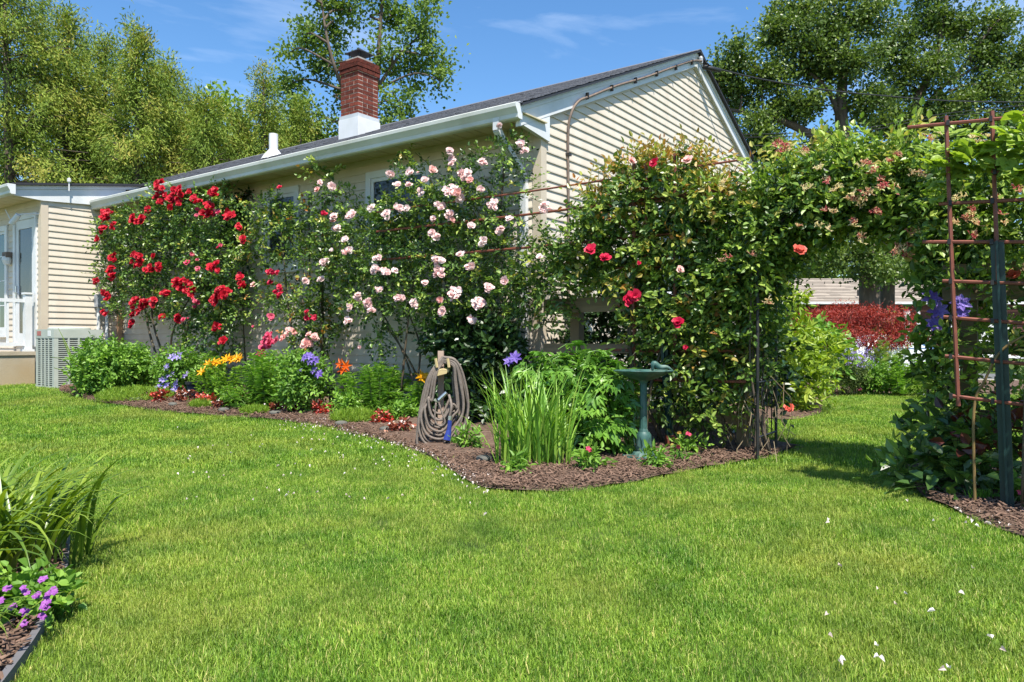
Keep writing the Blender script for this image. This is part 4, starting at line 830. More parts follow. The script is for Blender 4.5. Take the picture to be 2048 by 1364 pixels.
# ------------------------------------------------------------------ roses and vines on the trellises
rr5 = thing('bronze_tipped_rose', 'dense rose with bronze tips and few crimson blooms on the rod trellis', 'climbing rose', H(-1.5, -.5, .05))
B = [bl_t(u, v, a, b, -.5, .27, w) for u, v, a, b, w in [(1170, 510, 50, 60, .9), (1220, 440, 75, 55, 1), (1290, 390, 75, 45, 1), (1370, 395, 70, 50, 1), (1430, 450, 60, 55, 1), (1260, 510, 85, 65, 1), (1350, 490, 90, 70, 1), (1270, 575, 45, 25, .5), (1340, 590, 90, 60, 1), (1430, 570, 65, 65, 1), (1390, 660, 70, 60, .9), (1300, 660, 50, 50, .6), (1450, 700, 50, 70, .9), (1380, 740, 60, 50, .55), (1430, 820, 70, 45, .5), (1340, 800, 50, 40, .3), (1118, 575, 26, 60, .8), (1110, 520, 30, 40, .6), (1270, 350, 40, 22, .5), (1345, 345, 45, 20, .5)]]
mb = MB(); sprays(mb, B, 2450, 6, .16, .058, .038, clip=wallclip, rhi=1.0); mb.build('foliage', LM['rose2'], rr5, kind='stuff')
Bt = [bl_t(u, v, a, b, -.5, .25) for u, v, a, b in [(1200, 385, 40, 16), (1280, 345, 60, 16), (1360, 330, 60, 18), (1420, 365, 45, 20), (1455, 400, 35, 20), (1310, 320, 30, 10)]]
mb = MB(); sprays(mb, Bt, 260, 5, .2, .055, .028, rlo=.8, rhi=1.0, dirz=1.0); mb.build('bronze_shoots', LM['rose2'], rr5, kind='stuff')
canes(rr5, H(-1.6, -.5, .02), [PT(1330, 620, -.5), PT(1400, 520, -.5), PT(1250, 520, -.5), PT(1300, 420, -.5), PT(1440, 560, -.5)], .018)
canes(rr5, H(-2.2, -.45, .02), [PT(1420, 690, -.5), PT(1460, 600, -.5), PT(1400, 760, -.5)], .014)
clusters(rr5, 'crimson', [(1308, 326, 1), (1278, 527, 1), (1357, 646, 1), (1371, 695, 1), (1181, 500, 1), (1210, 517, 1), (1270, 592, 1), (1258, 600, 1)], -.86, sc=.95, jt=.02)
clusters(rr5, 'salmon', [(1262, 322, 1), (1375, 322, 1), (1360, 540, 1)], -.82, sc=.8)
shd = thing('shady_shrub', 'dark shrub in the shade between fence and gable wall', 'shrub', H(-.6, .6, .05))
mb = MB(); B = [(H(s, t, z), np.array([a, b, c]), BH, 1) for s, t, z, a, b, c in [(-.25, .5, .8, .3, .35, .55), (-.7, .7, .9, .35, .4, .6), (-.5, .6, 1.5, .35, .35, .4), (-1.3, .7, .7, .4, .4, .5), (-2.0, .6, .8, .4, .35, .6), (-1.6, .4, 1.3, .5, .3, .4)]]
sprays(mb, B, 1300, 5, .18, .07, .05, rhi=.8); mb.build('foliage', LM['dark'], shd, kind='stuff'); canes(shd, H(-.9, .7, 0), [H(-.4, .6, 1.3), H(-.9, .7, 1.2), H(-1.6, .5, 1.2)], .02)

hs = thing('honeysuckle', 'honeysuckle with red and yellow flowers covering the garden arch', 'honeysuckle', H(-2.5, -.5, .03))
hb = []
for k in range(0, 13):
    a = math.pi * k / 12
    for q in range(2): hb.append((H(AC + (AR + .12) * math.cos(a), -.44, 1.50 + (AR) * .95 * math.sin(a)), np.array([.30, .38, .30]), BH, 1.0))
for z in np.arange(.55, 1.7, .2): hb.append((H(A0 + .03, -.44, z), np.array([.16, .28, .16]), BH, .8 if z > .8 else .35))
for z in np.arange(1.0, 1.8, .2): hb.append((H(A1 - .12, -.42, z), np.array([.15, .28, .16]), BH, .9))
hb += [bl_t(u, v, a, b, -.45, .35) for u, v, a, b in [(1500, 410, 60, 60), (1560, 380, 70, 50), (1640, 370, 80, 45), (1740, 360, 90, 45), (1830, 360, 90, 60), (1480, 480, 40, 70), (1700, 430, 110, 40), (1620, 440, 60, 40), (1800, 440, 70, 40)]]
hb += [bl_t(u, v, a, b, -.95, .3) for u, v, a, b in [(1930, 340, 80, 60), (1930, 430, 80, 60), (2040, 330, 80, 70), (2040, 440, 80, 60), (1860, 440, 50, 50), (2130, 380, 80, 90)]]
hb += [(H(ss, -1.82, zz_), np.array([.28, .2, .26]), BH, 1.0) for ss in (-4.7, -5.15, -5.6) for zz_ in (1.0, 1.45, 1.9, 2.3)] + [(H(ss, -1.45, zz_), np.array([.3, .25, .28]), BH, .8) for ss in (-4.9, -5.5) for zz_ in (.9, 1.5, 2.1)]  # vine growth right of the view, added to shade the shrub and lawn
hb += [bl_t(u, v, a, b, -1.0, .22, .7) for u, v, a, b in [(1960, 540, 90, 50), (2060, 560, 70, 80), (1960, 680, 80, 60), (2060, 720, 80, 90), (1990, 830, 90, 70), (1920, 780, 50, 90)]]
def archclip(P):
    s = (P[:, :2] - C0) @ E1; t = (P[:, :2] - C0) @ E2
    return ~((s < A0 - .06) & (s > A1 + .06) & (t > -.9) & (P[:, 2] < 1.12 + .56 * np.sqrt(np.clip(1 - ((s - AC) / (AR - .02)) ** 2, 0, 1)))) & above(P)
mb = MB(); sprays(mb, hb, 7400, 6, .15, .05, .032, clip=archclip, rhi=.95); mb.build('foliage', LM['honey'], hs, kind='stuff')
Bt = [bl_t(u, v, a, b, -.5, .3) for u, v, a, b in [(1560, 330, 70, 14), (1650, 315, 80, 14), (1740, 305, 80, 16), (1820, 300, 60, 14)]]
mb = MB(); sprays(mb, Bt, 130, 6, .22, .055, .036, rlo=.5, rhi=1, dirz=.8); mb.build('top_shoots', LM['honey'], hs, kind='stuff')
for s in (A0, A1):
    canes(hs, H(s, -.45, .02), [H(s + .05, AT0 + .1 * q, 1.5) for q in range(5)], .013, 'stem', M['bark'], .06)
    for q in range(5):
        a0 = rnd.uniform(.1, .8); mb = MB(); sg = 1 if s == A0 else -1
        mb.tube([H(AC + sg * (AR - .04 + .03 * rnd.random()) * math.cos(a), rnd.uniform(AT0, AT1) * .2 - .35, 1.45 + AR * .95 * math.sin(a)) for a in np.linspace(0, .5 * math.pi, 9)], .008, 5); mb.build('stem', M['bark'], hs)
mb = MB()
for k in range(60):
    p = H(A0 + rnd.gauss(.1, .12), rnd.uniform(-.7, -.2), rnd.uniform(.1, .75)); q = p + np.array([rnd.gauss(0, .05), rnd.gauss(0, .05), -.1 - rnd.random() * .25]); mb.tube([p, (p + q) / 2 + np.array([rnd.gauss(0, .04), rnd.gauss(0, .04), 0]), np.maximum(q, [-99, -99, .0])], .003, 4, False, rnd.random())
mb.build('dry_stems', LM['straw'], hs, kind='stuff')
hf = [(1555, 300, 3), (1570, 285, 3), (1470, 395, 1), (1440, 370, 2), (1500, 510, 1), (1455, 525, 2), (1530, 605, 2), (1725, 330, 3), (1748, 340, 3), (1832, 352, 3), (1770, 370, 4), (1790, 378, 3), (1735, 395, 4), (1715, 405, 3), (1750, 425, 2), (1680, 385, 2), (1660, 360, 2), (1705, 448, 3), (1665, 430, 2), (1645, 450, 2), (1800, 500, 4), (1810, 505, 3), (1830, 470, 2), (1715, 480, 2), (1700, 400, 3), (1860, 270, 3), (1595, 450, 1), (1615, 380, 2), (1640, 330, 2), (1600, 300, 2), (1780, 320, 2)]
for u, v, n_ in hf:
    for k in range(n_): bloom(hs, 'suckle', PT(u + rnd.gauss(0, 7), v + rnd.gauss(0, 6), -.86 - .05 * rnd.random()), FACE + np.array([0, 0, .4]), 'flower_cluster', .95)
for u, v, n_ in [(1955, 275, 3), (1975, 282, 3), (1915, 400, 3), (1950, 440, 4), (1990, 400, 3), (1930, 430, 4), (1900, 455, 3), (2010, 355, 2), (2030, 380, 2), (1960, 470, 3), (2000, 440, 2)]:
    for k in range(n_): bloom(hs, 'suckle', PT(u + rnd.gauss(0, 8), v + rnd.gauss(0, 6), -1.32), FACE + np.array([0, 0, .4]), 'flower_cluster', .75)
clusters(hs, 'coral', [(1598, 502, 1), (2026, 552, 1)], -.98, name='rose_bloom', sc=.9)
gv = thing('grape_vine', 'light green large leaved vine over the top of the lattice trellis', 'vine', QT(2060, 1000))
gvm = [(LM['grape'])]
mb0 = MB()                                              # one lobed leaf
for a, L in ((0, 1), (.75, .82), (-.75, .82), (1.5, .6), (-1.5, .6)):
    mb0.leaves([[0, 0, 0]], [[math.sin(a), math.cos(a), -.05]], [[0, 0, 1]], L * .085, L * .075, .5 + .2 * rnd.random(), fold=.1)
gme = mb0.mesh('vine_leaf', LM['grape'])
for u, v, a, b, n_ in [(1890, 320, 45, 30, 22), (1960, 310, 50, 30, 26), (2030, 280, 45, 35, 24), (1930, 285, 40, 18, 16), (1900, 370, 30, 20, 8), (2020, 340, 40, 25, 14), (2110, 300, 60, 50, 24)]:
    for k in range(n_):
        o = link('vine_leaf', gme, gv); o.location = [float(x) for x in PT(u + rnd.gauss(0, a * .5), v + rnd.gauss(0, b * .5), gt + .12 - .25 * rnd.random())]
        f = Vector((rnd.gauss(0, .35), -.55 + rnd.gauss(0, .3), .9)).normalized(); o.rotation_euler = (f.to_track_quat('Z', 'Y').to_matrix() @ Matrix.Rotation(rnd.random() * 6.28, 3, 'Z')).to_euler(); o.scale = [.7 + .6 * rnd.random()] * 3
canes(gv, QT(2090, 1000), [QT(2080, 300)], .007)
mb = MB(); mb.tube(arc([QT(1950, 1010), QT(1948, 820), QT(1970, 760), QT(2000, 705), QT(2048, 672), QT(2130, 640)], 8), np.linspace(.008, .006, 41), 7); tag(mb.build('bent_cane', surf('yellow_brown_cane', (.22, .14, .05), (.15, .10, .035), rough=.6)), 'thick yellowish rose cane bending across the steel trellis post', 'cane')
cm_ = thing('violet_clematis', 'clematis with four violet flowers on the trellis at the arch', 'clematis', H(-3.95, -.7, .03))
for u, v, s_ in [(1863, 597, 1.0), (1877, 621, 1.05), (1869, 647, .95), (1921, 606, 1.0), (1925, 626, .7)]: bloom(cm_, 'violet', PT(u, v, -1.2 if u > 1900 else -.98), np.array([-.3, -.8, .35]), 'bloom', s_ * .88)
mb = MB(); sprays(mb, [bl_t(u, v, a, b, -.85, .1) for u, v, a, b in [(1860, 560, 20, 35), (1840, 700, 18, 30), (1875, 680, 16, 60), (1880, 780, 20, 60), (1850, 850, 14, 40)]], 110, 4, .15, .075, .05, rhi=.8); mb.build('foliage', LM['honey'], cm_, kind='stuff'); canes(cm_, H(-3.9, -.7, 0), [PT(1870, 600, -.85)], .006)
def bigleaf(name, label, cat, blobs, n, mat, L, W, base, tips, k=3, slen=.2, rhi=.9, group=None, extra=None):
    o = thing(name, label, cat, base, group); mb = MB(); sprays(mb, blobs, n, k, slen, L, W, rhi=rhi, clip=above, droop=.3); mb.build('foliage', mat, o, kind='stuff'); canes(o, base, tips, .008, 'stem', M['stem']); return o
q = G(1900, 985)
bigleaf('broadleaf_shrub', 'low broad leaved dark shrub shading the foot of the arch', 'shrub', [bl_y(u, v, a, b, q[1], .25) for u, v, a, b in [(1900, 930, 60, 55), (1850, 950, 35, 40), (1950, 900, 55, 60), (1940, 970, 50, 30)]], 200, LM['rose'], .095, .06, q, [PY(1900, 900, q[1]), PY(1860, 940, q[1]), PY(1950, 880, q[1])], rhi=.75)
q = G(1965, 1010); mb = MB(); d_ = RS.normal(size=(60, 3)) * np.array([.25, .25, 0]) + np.array([0, 0, 1.])
mb.leaves(q + RS.normal(size=(60, 3)) * np.array([.04, .02, 0]), d_, RS.normal(size=(60, 3)), .10, .008, RS.rand(60)); tag(mb.build('cut_iris_clump', LM['iris']), 'short trimmed iris clump beside the steel trellis post', 'plant')
# dark red heuchera leaves and background shrubs behind the lattice
q = G(2030, 985)
bigleaf('red_leaved_plant', 'plant with dusky red leaves behind the steel trellis post', 'plant', [bl_y(u, v, a, b, 4.5, .2) for u, v, a, b in [(2020, 830, 45, 35), (1980, 880, 50, 30), (2060, 850, 40, 60)]], 40, LM['begoniab'], .075, .055, G(2030, 985), [PY(2020, 840, 4.5)], rhi=.6)

# ------------------------------------------------------------------ bed plants
def lilyplant(name, label, u, vb, wpx, hpx, nst, kind=None, fl=(), group=None, mat='lily', ll=.11, lw=.016, vt=None, cat='lily'):
    b = G(u, vb); o = thing(name, label, cat, b, group); Y = b[1]; mb = MB(); st = MB()
    for k in range(int(nst * 1.5)):
        x = rnd.gauss(0, .30) * wpx * Y / F; y = rnd.gauss(0, .22) * wpx * Y / F; h = hpx * Y / F * (.72 + .3 * rnd.random()) * (1 - .25 * min(1, (x / (wpx * .5 * Y / F)) ** 2))
        p0 = b + np.array([x * .6, y * .6, 0]); p1 = p0 + np.array([x * .7, y * .7, h]); st.tube([p0, (p0 + p1) / 2, p1], [.006, .005, .003], 5)
        nl = int(44 * h / .4) + 10; f = np.sort(RS.rand(nl)) * .88 + .12; a = RS.rand(nl) * 6.28; el = .1 + .5 * f + RS.normal(size=nl) * .15
        d = np.stack([np.cos(a) * np.cos(el), np.sin(a) * np.cos(el), np.sin(el)], 1); P = p0 + (p1 - p0) * f[:, None]
        mb.leaves(P, d, np.tile([0, 0, 1.], (nl, 1)), ll * (1.15 - .5 * f), lw, np.clip(.25 + .6 * f * RS.rand(nl) + .1, 0, 1), fold=.2, droop=.35)
    st.build('stems', M['stem'], o, kind='stuff'); mb.build('foliage', LM[mat], o, kind='stuff')
    for (fu, fv) in fl: bloom(o, kind, PY(fu, fv, Y - .05), FACE + np.array([rnd.gauss(0, .3), 0, rnd.gauss(.2, .2)]), 'bloom', .95)
    return o
def bush(name, label, cat, u, vb, wpx, hpx, n, mat, L, W, k=5, slen=.12, group=None, rhi=1., kind=None, fl=(), sc=1., fold=.18, depth=None, nb=5):
    b = G(u, vb); Y = b[1]; o = thing(name, label, cat, b, group); w = wpx * Y / F / 2; h = hpx * Y / F; B = [(b + np.array([0, 0, h * .48]), np.array([w * .8, depth or w * .7, h * .5]), BW, 1.)]
    for q in range(nb): B.append((b + np.array([rnd.uniform(-.6, .6) * w, rnd.uniform(-.5, .3) * w, h * rnd.uniform(.35, .72)]), np.array([w * .42, w * .4, h * .3]), BW, 1.))
    mb = MB(); sprays(mb, B, n, k, slen, L, W, clip=above, rhi=rhi, fold=fold); mb.build('foliage', mat, o, kind='stuff')
    canes(o, b, [b + np.array([rnd.uniform(-.5, .5) * w, rnd.uniform(-.3, .3) * w, h * .6]) for q in range(4)], .006, 'stem', M['stem'], .03)
    for (fu, fv) in fl: bloom(o, kind, PY(fu, fv, Y - (depth or w * .7) * .9), FACE + np.array([rnd.gauss(0, .3), 0, rnd.gauss(.1, .2)]), 'bloom', sc)
    return o
bush('mint_bush', 'bright green mint bush beside the cooling unit', 'bush', 215, 790, 170, 112, 1050, LM['mint'], .055, .034, 6, .13)
lilyplant('lily_clump', 'green lily clump without flowers beside the mint bush', 292, 778, 90, 95, 16)
b = G(166, 788); yu = thing('spiky_yucca', 'spiky plant with a few long stiff blades in front of the cooling unit', 'plant', b)
for (u1, v1, um, vm) in [(116, 655, 142, 710), (124, 676, 140, 715), (100, 713, 135, 725), (176, 672, 177, 715), (190, 668, 186, 715), (108, 735, 130, 745), (196, 675, 188, 720)]:
    p = arc([b + (0, 0, 0), PY(um, vm, b[1] - .1), PY(u1, v1, b[1] - .15)], 5); mb = MB(); n_ = len(p); wv = np.linspace(.035, .003, n_); sd = np.array([.75, .5, .4]); V = np.vstack([p - sd * wv[:, None] * .5, p + (0, 0, -.008), p + sd * wv[:, None] * .5]); i = np.arange(n_ - 1)[:, None]
    mb.add(V, np.vstack([np.hstack([i, i + 1, i + n_ + 1, i + n_]), np.hstack([i + n_, i + n_ + 1, i + 2 * n_ + 1, i + 2 * n_])]), .35); mb.build('blade', LM['daylily'], yu, smooth=True)
bush('lilac_clematis', 'small clematis bush with pale lilac flowers beside a black pot', 'clematis', 350, 792, 100, 95, 420, LM['mint'], .05, .03, 5, .12, kind='lilac', sc=1.05, fl=[(345, 715), (334, 735), (341, 750), (327, 760), (372, 750), (333, 772), (353, 767), (318, 775), (350, 778), (358, 712)])
lilyplant('lily_clump', 'leafy lily clump standing in the black pot', 397, 790, 66, 95, 8, 'yellow', [])
lilyplant('yellow_lily', 'green clump with golden yellow lilies in front of the red rose', 445, 805, 95, 85, 18, 'yellow', [(418, 728), (430, 726), (424, 731), (458, 718), (466, 722), (475, 717), (452, 720), (405, 745), (438, 727), (481, 719)], ll=.07, lw=.022)
lilyplant('lily_clump', 'tall bright green lily clump below the hot pink roses', 535, 815, 105, 115, 24, ll=.125, lw=.015)
bush('clematis_bush', 'leafy clematis bush with violet flowers between lily clump and bin', 'clematis', 610, 826, 120, 120, 560, LM['mint'], .05, .03, 5, .12, kind='violet', sc=.82, fl=[(610, 715), (618, 712), (625, 719), (632, 722), (597, 744), (628, 740), (638, 748), (622, 722)])
lilyplant('orange_lily', 'orange lily flowering above the black bin', 688, 824, 35, 88, 4, 'orange', [(682, 728), (692, 732), (687, 742)])
lilyplant('lily_clump', 'lily clump with pale buds between the bin and the hose', 752, 830, 105, 105, 22, ll=.12, lw=.014)
lilyplant('golden_lily', 'single golden lily flower beside the coiled hose', 832, 840, 40, 82, 6, 'yellow', [(842, 755), (848, 758)])
def pot(name, label, u, vb, wpx, hpx, lip):
    b = G(u, vb); Y = b[1]; w = wpx * Y / F / 2; h = hpx * Y / F; o = thing(name, label, 'pot', b)
    mb = MB(); mb.lathe([(w * .78, 0), (w * .95, h * .9), (w * .86, h * .9), (w * .7, h * .5), (.001, h * .5)], b, 20); mb.build('body', M['pot'], o, smooth=True)
    mb = MB(); mb.lathe([(w * .96, h * .86), (w * 1.08, h * .87), (w * 1.08, h), (w * .92, h), (w * .9, h * .86)], b, 20); mb.build('rim', M['pot'], o)
pot('plant_pot', 'black plastic pot under the lilac clematis', 392, 801, 38, 38, 1)
pot('plant_pot', 'tall black plastic bin pot under the orange lily', 677, 822, 44, 54, 1)
pot('plant_pot', 'small black pot at the wall foot beside the golden lily', 862, 838, 30, 40, 1)
for i, (u, v, w_, h_, kd, lb) in enumerate([(208, 790, 40, 25, 'begonia', 'red begonia in front of the mint bush'), (294, 803, 26, 17, 'begoniab', 'bronze begonia with pale flowers by the first dark stone'), (320, 808, 26, 26, 'begonia', 'bright red begonia below the lilac clematis'), (370, 808, 36, 28, 'begoniab', 'bronze begonia with pale flowers below the black pot'), (412, 816, 40, 26, 'begonia', 'red begonia below the yellow lilies'), (440, 820, 34, 20, 'begoniab', 'bronze begonia beside the red one below the yellow lilies'), (488, 816, 36, 24, 'begonia', 'red begonia between yellow lilies and tall lily clump'), (555, 826, 36, 22, 'begoniab', 'bronze begonia below the tall lily clump'), (582, 828, 36, 22, 'begoniab', 'bronze begonia with curled leaves below the violet clematis bush'), (643, 832, 44, 24, 'begonia', 'glossy red begonia below the black bin'), (764, 852, 36, 28, 'begonia', 'red begonia beside the chartreuse mat below the budded lily clump'), (806, 870, 58, 30, 'begoniab', 'dark bronze begonia beside the coiled hose')]):
    o = bush('begonia', lb, 'begonia', u, v, w_, h_, 60, LM[kd], .035, .032, 3, .05, group='begonias edging the flower bed', nb=3)
    b = G(u, v)
    mb = MB(); n_ = 10; P = b + np.stack([RS.normal(size=n_) * w_ * b[1] / F * .25, -w_ * b[1] / F * .25 + RS.normal(size=n_) * .02, h_ * b[1] / F * (.6 + .5 * RS.rand(n_))], 1); mb.leaves(P, RS.normal(size=(n_, 3)), np.tile([0, -.5, 1.], (n_, 1)), .022, .02, RS.rand(n_)); mb.build('flowers', LM['coral'] if kd == 'begonia' else LM['petal'], o, kind='stuff')
for u, v, w_, h_, lb in [(255, 806, 150, 42, 'wide chartreuse groundcover mat beside the mint bush'), (398, 820, 46, 22, 'small chartreuse groundcover tuft below the black pot'), (505, 832, 56, 20, 'chartreuse groundcover tuft below the tall lily clump'), (705, 850, 95, 40, 'bright chartreuse groundcover mat below the budded lily clump')]:
    b = G(u, v); Y = b[1]; n_ = int(w_ * 26); rad = w_ * Y / F / 2; a = RS.rand(n_) * 6.28; r_ = np.sqrt(RS.rand(n_)); x = np.cos(a) * r_ * rad; y = np.sin(a) * r_ * rad * .8 + rad * .4; hh = h_ * Y / F * .55 * np.sqrt(1 - r_ ** 2 * .9)
    P = np.stack([b[0] + x, b[1] + y, g(b[0] + x, b[1] + y) + hh * RS.rand(n_) + .03], 1); mb = MB(); mb.leaves(P, RS.normal(size=(n_, 3)) * .6 + np.array([0, 0, 1.]), RS.normal(size=(n_, 3)), .05, .007, RS.rand(n_)); tag(mb.build('groundcover_mat', LM['sedum']), lb, 'groundcover', group='chartreuse mats edging the flower bed')
for u, v, w_, lb in [(272, 806, 26, 'dark flat stone at the wide chartreuse mat'), (345, 817, 18, 'small dark stone between bronze begonia and lawn'), (447, 828, 22, 'dark flat stone below the yellow lilies'), (550, 834, 24, 'pale topped flat stone below the tall lily clump'), (682, 856, 26, 'flat stone in front of the bright chartreuse mat'), (771, 868, 26, 'flat stone below the red begonia by the hose'), (967, 930, 34, 'flat greenish stone in front of the iris clump')]:
    b = G(u, v); w = w_ * b[1] / F / 2; mb = MB(); mb.lathe([(.001, 0), (w * .9, -.01), (w, .018), (w * .85, .032), (w * .4, .04), (.001, .042)], b + (0, 0, .035), 11, wob=[0, .04, .06, .05, .03, 0]); mb.lathe([(w * .4, -.05), (w * .4, .03)], b + (0, 0, .035), 6); tag(mb.build('flat_stone', M['stone'], smooth=True), lb, 'stone', group='flat stones along the bed edge')

# peony
b = G(1150, 912); Y = b[1]; pe = thing('peony_bush', 'large peony bush without flowers between iris clump and birdbath', 'peony', b)
pm = []
for q in range(4):
    r = np.random.RandomState(q); m0 = MB()
    for br, (ang, ln) in enumerate([(0, 1), (.8, .8), (-.8, .8)]):
        o0 = np.array([math.sin(ang) * .035, math.cos(ang) * .035, 0]) * (1 if br else 1.4)
        for a2, l2 in ((0, 1.), (.55, .75), (-.55, .75)):
            a = ang + a2 + r.normal() * .06; m0.leaves([o0], [[math.sin(a), math.cos(a), .05 + .1 * r.normal()]], [[0, 0, 1.]], .095 * ln * l2, .034 * ln, r.rand(), fold=.25, droop=.22)
    m0.tube([[0, -.06, -.03], [0, 0, 0], [0, .05, 0]], .0022, 4); pm.append(m0.mesh('peony_leaf', LM['peony']))
PB = [(PY(u, v, Y + dy), np.array([a * 1.08 * Y / F, dd, c * 1.06 * Y / F]), BW, 1.) for u, v, a, c, dy, dd in [(1120, 795, 80, 70, .05, .32), (1200, 805, 66, 76, .0, .3), (1090, 745, 50, 40, .1, .25), (1160, 735, 65, 38, .1, .25), (1230, 765, 42, 42, .05, .2), (1160, 865, 65, 36, -.05, .28), (1225, 850, 38, 34, .0, .2), (1080, 860, 40, 40, .1, .25), (1138, 708, 14, 22, .1, .1)]]
P, N, R = sample(PB, 300, .25); mk = P[:, 2] > .12
for p, nn in zip(P[mk], N[mk]):
    o = link('peony_leaf', rnd.choice(pm), pe); o.location = [float(x) for x in p]
    f = Vector([float(x) for x in nn * .45 + np.array([0, -.15, .8]) + RS.normal(size=3) * .22]).normalized(); hd = math.atan2(-nn[0], nn[1]) + rnd.gauss(0, .5)
    o.rotation_euler = (f.to_track_quat('Z', 'Y').to_matrix() @ Matrix.Rotation(hd, 3, 'Z')).to_euler(); o.scale = [1.0 + .45 * rnd.random()] * 3
mb = MB(); sprays(mb, [(c - np.array([0, -.05, .06]), r_ * .8, bb, w) for c, r_, bb, w in PB], 480, 5, .14, .09, .032, rhi=.6, clip=above); mb.build('inner_foliage', LM['mint'], pe, kind='stuff')
canes(pe, b, [c for c, _, _, _ in PB], .007, 'stem', M['stem'], .05)
# iris clump
def blade_mesh(name, mat, L, w, bend, seed, seg=6, fold=.15):
    r = np.random.RandomState(seed); mb = MB(); t = np.linspace(0, 1, seg + 1); a = bend * t ** 1.7; x = np.concatenate([[0], np.cumsum(np.sin(a[1:]) * L / seg)]); z = np.concatenate([[0], np.cumsum(np.cos(a[1:]) * L / seg)])
    wd = w * np.where(t < .15, .75 + t, 1 - ((t - .15) / .85) ** 2.2); wd[-1] = w * .03; n_ = seg + 1
    V = np.vstack([np.stack([x, -wd / 2, z], 1), np.stack([x + wd * fold * np.cos(a), 0 * x, z - wd * fold * np.sin(a)], 1), np.stack([x, wd / 2, z], 1)]); i = np.arange(seg)[:, None]
    mb.add(V, np.vstack([np.hstack([i, i + n_, i + n_ + 1, i + 1]), np.hstack([i + n_, i + 2 * n_, i + 2 * n_ + 1, i + n_ + 1])]), r.rand()); return mb.mesh(name, mat, True)
def blades(parent, meshes, n, base, spread, lean, sc, head=None, name='blade'):
    for k in range(n):
        o = link(name, rnd.choice(meshes), parent); x, y = [max(-1.9, min(1.9, rnd.gauss(0, 1))) * q for q in spread]; px, py = base[0] + x, base[1] + y
        o.location = (px, py, float(g(px, py)) + .0); hd = math.atan2(y, x) + rnd.gauss(0, 1.1) if head is None else head()
        o.rotation_euler = Euler((0, abs(rnd.gauss(lean, .1)), hd), 'XYZ'); s_ = rnd.uniform(*sc); o.scale = (s_, s_, s_)
b = G(1066, 936); ir = thing('iris_clump', 'tall grassy iris clump with upright blades in front of the peony', 'iris', b)
IM = [blade_mesh('blade', LM['iris'], .72, .017, .25 + .16 * i, i) for i in range(5)] + [blade_mesh('blade', LM['iris'], .62, .016, 1.3, 9)]
blades(ir, IM, 225, b + (0, .06, 0), (.14, .08), .1, (.7, 1.2))
# daylily clump in the corner bed
dl = thing('daylily_clump', 'arching daylily clump in the corner bed edged with grey rubber', 'daylily', np.array([-2.3, 2.75, 0.02]))
DM = [blade_mesh('blade', LM['daylily'], .72, .026, 1.2 + .22 * i, i, 9) for i in range(6)]
blades(dl, DM, 205, (-2.14, 2.98), (.15, .17), .24, (.62, .95))
blades(dl, DM, 35, (-2.45, 3.5), (.15, .15), .25, (.7, 1.0))
dl2 = thing('daylily_tuft', 'small daylily tuft behind the magenta geranium', 'daylily', np.array([-1.72, 2.12, 0.02]))
blades(dl2, DM, 55, (-1.72, 2.15), (.11, .07), .35, (.35, .55))
blades(dl, DM, 60, (-2.15, 2.55), (.12, .12), .3, (.6, .9))
q = G(60, 1225)
ge_ = bush('geranium', 'low geranium with magenta flowers in the corner bed', 'geranium', 50, 1240, 170, 80, 330, LM['mint'], .034, .032, 3, .06)
for u, v in [(87, 1162), (52, 1180), (12, 1178), (108, 1182), (94, 1192), (73, 1190), (95, 1205), (88, 1216), (50, 1224), (88, 1232), (2, 1205), (25, 1215), (44, 1247)]:
    for k in range(3): bloom(ge_, 'magenta', PY(u + rnd.gauss(0, 3), v + rnd.gauss(0, 3), 2.36 - .1 * rnd.random()), (0, -.5, .8), 'bloom', .62)
mb = MB(); e = np.column_stack([EDGE3[:, 0], EDGE3[:, 1], g(EDGE3[:, 0], EDGE3[:, 1])]); tt = unit(np.gradient(e, axis=0)); nn = np.cross(tt, [0, 0, 1.]) * .011; n_ = len(e)
V = np.vstack([e - nn + (0, 0, -.02), e - nn + (0, 0, .035), e + nn + (0, 0, .035), e + nn + (0, 0, -.02)]); i = np.arange(n_ - 1)[:, None]
mb.add(V, np.vstack([np.hstack([i + a * n_, i + 1 + a * n_, i + 1 + (a + 1) * n_, i + (a + 1) * n_]) for a in range(3)])); tag(mb.build('bed_edging', M['rubber']), 'grey rubber edging strip curving round the corner bed', 'edging')
# small bedding plants
for u, v, w_, h_, fl, lb in [(936, 905, 50, 45, [], 'small green bedding plant at the foot of the hose'), (1180, 945, 55, 50, [(1176, 897), (1180, 900)], 'small vinca with one pink flower in front of the peony'), (1308, 940, 38, 36, [], 'small light green seedling in front of the birdbath'), (1378, 912, 46, 46, [(1375, 867), (1380, 870)], 'small vinca with pink flower beside the post foot'), (1358, 930, 12, 45, [(1357, 893)], 'thin seedling with one red bud between birdbath and arch'), (1035, 950, 36, 30, [], 'tiny green seedling at the front of the iris clump'), (2046, 1020, 50, 60, [(2040, 985)], 'variegated seedling behind the steel post')]:
    bush('bedding_plant', lb, 'plant', u, v, w_, h_, 46 if w_ > 20 else 10, LM['mint'], .055, .026, 4, .08, group='small bedding plants in mulch', nb=2, kind='pink5', fl=fl, sc=.85)
bush('seedling_patch', 'patch of leafy green seedlings beside the dark bronze begonia', 'plant', 800, 846, 60, 34, 150, LM['mint'], .05, .03, 4, .09)
bush('seedling_patch', 'loose yellow green seedlings in front of the black bin', 'plant', 690, 836, 60, 48, 130, LM['lily'], .05, .022, 5, .1)
bush('seedling_patch', 'low green seedlings between tall lily clump and begonias', 'plant', 470, 820, 60, 40, 150, LM['mint'], .045, .028, 4, .09)
